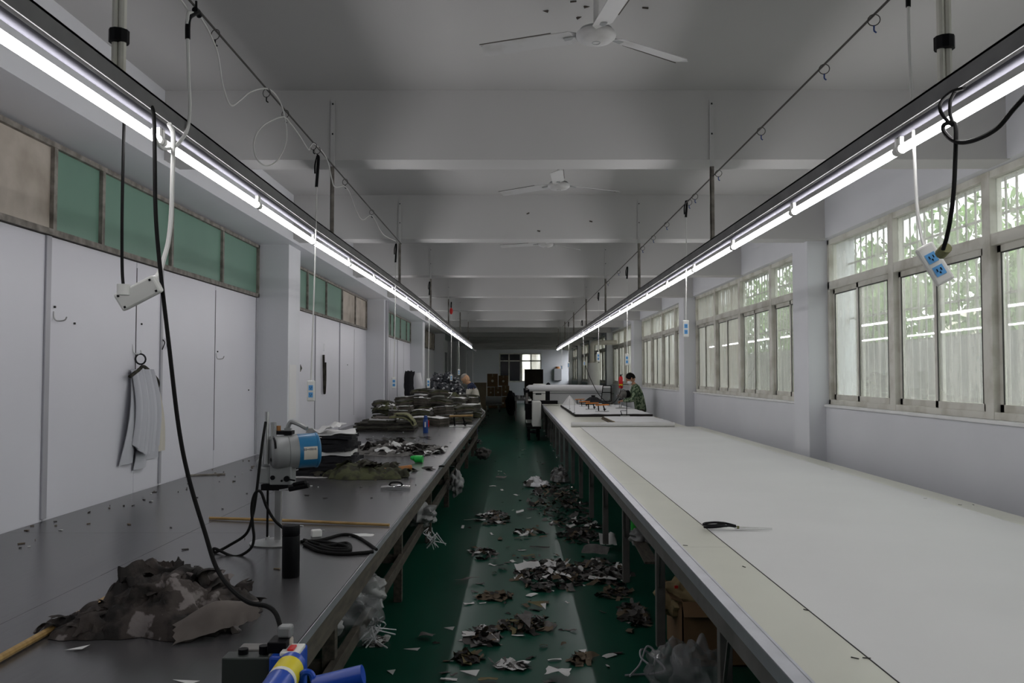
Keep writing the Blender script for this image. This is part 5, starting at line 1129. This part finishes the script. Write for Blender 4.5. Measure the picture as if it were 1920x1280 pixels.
def person(loc, rz, label, J, skin, top, bottom, hair, mask=False, bald=False, tie=None):
    t = thing('person', label, 'person', loc, None, rz)
    hip, chest, neck, head = [V(J[k]) for k in ('hip', 'chest', 'neck', 'head')]
    ch = [[(hip, .07), (hip.lerp(chest, .5), .07), (chest, .075), (neck, .052), (neck.lerp(head, .55), .048)]]
    ck = [[(hip+V((0, 0, -.13)), (.14, .17)), (hip+V((0, 0, -.04)), (.14, .17)), (hip.lerp(chest, .4), (.135, .165)), (chest, (.135, .175)), (chest.lerp(neck, .75), (.10, .12)), (neck+(head-neck)*.12, .062)]]
    tk = [[(hip+V((0, 0, .03)), (.105, .14)), (hip+V((0, 0, -.04)), (.11, .145)), (hip+V((0, 0, -.10)), (.10, .13))]]
    for s in (-1, 1):
        sh, el, wr_ = [V(J[k+('l' if s > 0 else 'r')]) for k in ('sh', 'el', 'wr')]
        kn = V((hip.x*.5+.03, s*.11, .50)); an = V((0, s*.11, .08))
        ch.append([(chest, .075), (sh, .04), (el, .032), (wr_, .026)]); ch.append([(hip, .07), (hip+V((0, s*.09, -.05)), .06), (kn, .05), (an, .04), (an+V((.12, 0, -.045)), .035)])
        ck.append([(sh.lerp(chest, .35)+V((0, 0, .03)), .072), (sh, .076), (sh.lerp(el, .5), .066), (el, .060), (el.lerp(wr_, .5), .052), (wr_, .043)])
        tk.append([(hip+V((0, s*.075, .0)), .09), (hip+V((0, s*.085, -.10)), .098), (kn, .075), (an, .06)])
        # hand: palm, fingers curled round what is held, thumb from the side
        d = (wr_-el).normalized(); side = V((0, -s, 0)); side = (side-d*side.dot(d)).normalized(); dn = d.cross(side).normalized()
        if dn.z > 0: dn = -dn
        pc = wr_+d*.05; ch.append([(el, .032), (wr_, .026), (pc, (.034, .018)), (pc+d*.03, (.034, .017))])
        for k in range(4):
            b0 = pc+d*.03+side*(-.027+.018*k); L = (.030, .036, .034, .026)[k]
            ch.append([(b0, .009), (b0+d*L+dn*.006, .0088), (b0+d*(L+.012)+dn*.028, .008), (b0+d*(L-.004)+dn*.045, .007)])
        b0 = pc+side*.025-d*.015; ch.append([(b0, .011), (b0+side*.02+d*.02+dn*.01, .010), (b0+side*.022+d*.045+dn*.025, .008)])
    body = skinned('body', ch, skin, t)
    hd = MB(); hr = Euler((0, J.get('tilt', .35), 0)).to_matrix()
    def Hh(x, y, z): return head+hr @ V((x, y, z))
    hd.ball(Hh(0, 0, .02), (.098, .078, .115), skin, nu=24, nv=16, rot=(0, J.get('tilt', .35), 0))
    hd.ball(Hh(.035, 0, -.055), (.062, .055, .065), skin, nu=18, nv=12, rot=(0, J.get('tilt', .35), 0))
    hd.ball(Hh(.100, 0, -.008), (.020, .014, .026), skin, nu=10, nv=8)
    hd.ball(Hh(.092, 0, -.052), (.012, .026, .010), skin, nu=10, nv=6)
    for s in (-1, 1): hd.ball(Hh(-.005, s*.080, 0), (.020, .010, .032), skin, nu=10, nv=8); hd.ball(Hh(.082, s*.030, .016), (.012, .016, .009), skin, nu=8, nv=6)
    join_into(body, hd)
    ey = MB()
    for s in (-1, 1): ey.ball(Hh(.0935, s*.030, .012), (.006, .008, .005), 'black_plastic', nu=8, nv=6); ey.obox(Hh(.092, s*.032, .036), (.01, .034, .007), 'hair_black')
    o = ey.build('eyes'); o.parent = t; o.location = (0, 0, 0)
    hb = MB(); n_, k_ = 24, 10; vs_ = []
    for j in range(k_+1):
        for i in range(n_):
            a, b = 2*pi*i/n_, (pi*.66 if not bald else pi*.42)*j/k_
            f = max(0, cos(a)); b2 = b*(1-.50*f*f-.10*abs(sin(a))**3)*(1+.04*sin(a*11)); q_ = V((sin(b2)*cos(a)*.105-.008, sin(b2)*sin(a)*.086, cos(b2)*.122+.022))
            vs_.append(Hh(*q_))
    hb.add(vs_, [(j*n_+i, (j+1)*n_+i, (j+1)*n_+(i+1) % n_, j*n_+(i+1) % n_) for j in range(k_) for i in range(n_)], hair)
    o = hb.build('hair', smooth=True); o.parent = t; o.location = (0, 0, 0)
    if mask:
        mk = MB().ball(Hh(.052, 0, -.05), (.066, .062, .060), 'mask_white', nu=18, nv=12)
        for s in (-1, 1): mk.tube([Hh(.06, s*.058, -.03), Hh(.02, s*.078, -.01), Hh(-.01, s*.086, .005)], .003, 'mask_white', n=4)
        o = mk.build('face_mask', smooth=True); o.parent = t; o.location = (0, 0, 0)
    jk = skinned('jacket' if mask else 'shirt', ck, top, t)
    skinned('trousers', tk, bottom, t)
    if tie:
        jk.data.materials.append(M['navy_cloth']); jk.data.materials.append(M['black_cloth'])
        for p_ in jk.data.polygons:
            z = p_.center.z; p_.material_index = 1 if z > tie[0] else (0 if z > tie[1] else (2 if z > tie[2] else 0))
    sh_ = MB()
    for s in (-1, 1): sh_.ball((.05, s*.11, .045), (.13, .05, .045), 'black_plastic', nu=14, nv=8)
    o = sh_.build('shoes', smooth=True); o.parent = t; o.location = (0, 0, 0)
    return t
person((2.80, 19.0, 0), pi, 'man in green camouflage jacket and white face mask leaning over the lay',
       dict(hip=(0, 0, .92), chest=(.07, 0, 1.24), neck=(.15, 0, 1.43), head=(.215, 0, 1.555), shl=(.11, .19, 1.38), shr=(.11, -.19, 1.38), ell=(.20, .27, 1.10), elr=(.20, -.26, 1.12), wrl=(.40, .08, 1.07), wrr=(.38, -.06, 1.19), tilt=.55), 'skin', 'jacket_camo', 'camo_dark', 'hair_black', mask=True)
person((-.93, 20.4, 0), pi, 'bald man in navy and cream striped shirt bending behind the sacks',
       dict(hip=(0, 0, .92), chest=(.05, 0, 1.27), neck=(.15, 0, 1.44), head=(.235, 0, 1.54), shl=(.10, .19, 1.38), shr=(.10, -.19, 1.38), ell=(.24, .26, 1.07), elr=(.24, -.26, 1.07), wrl=(.44, .12, 1.0), wrr=(.44, -.12, 1.0), tilt=.9), 'skin_pale', 'cream_cloth', 'navy_cloth', 'hair_grey', bald=True, tie=(1.31, 1.12, 1.0))
cutter((2.36, 19.0, za), 'dark cutting machine held by the masked worker on the lay', .72, 0, 'painted_steel', 'black_plastic')
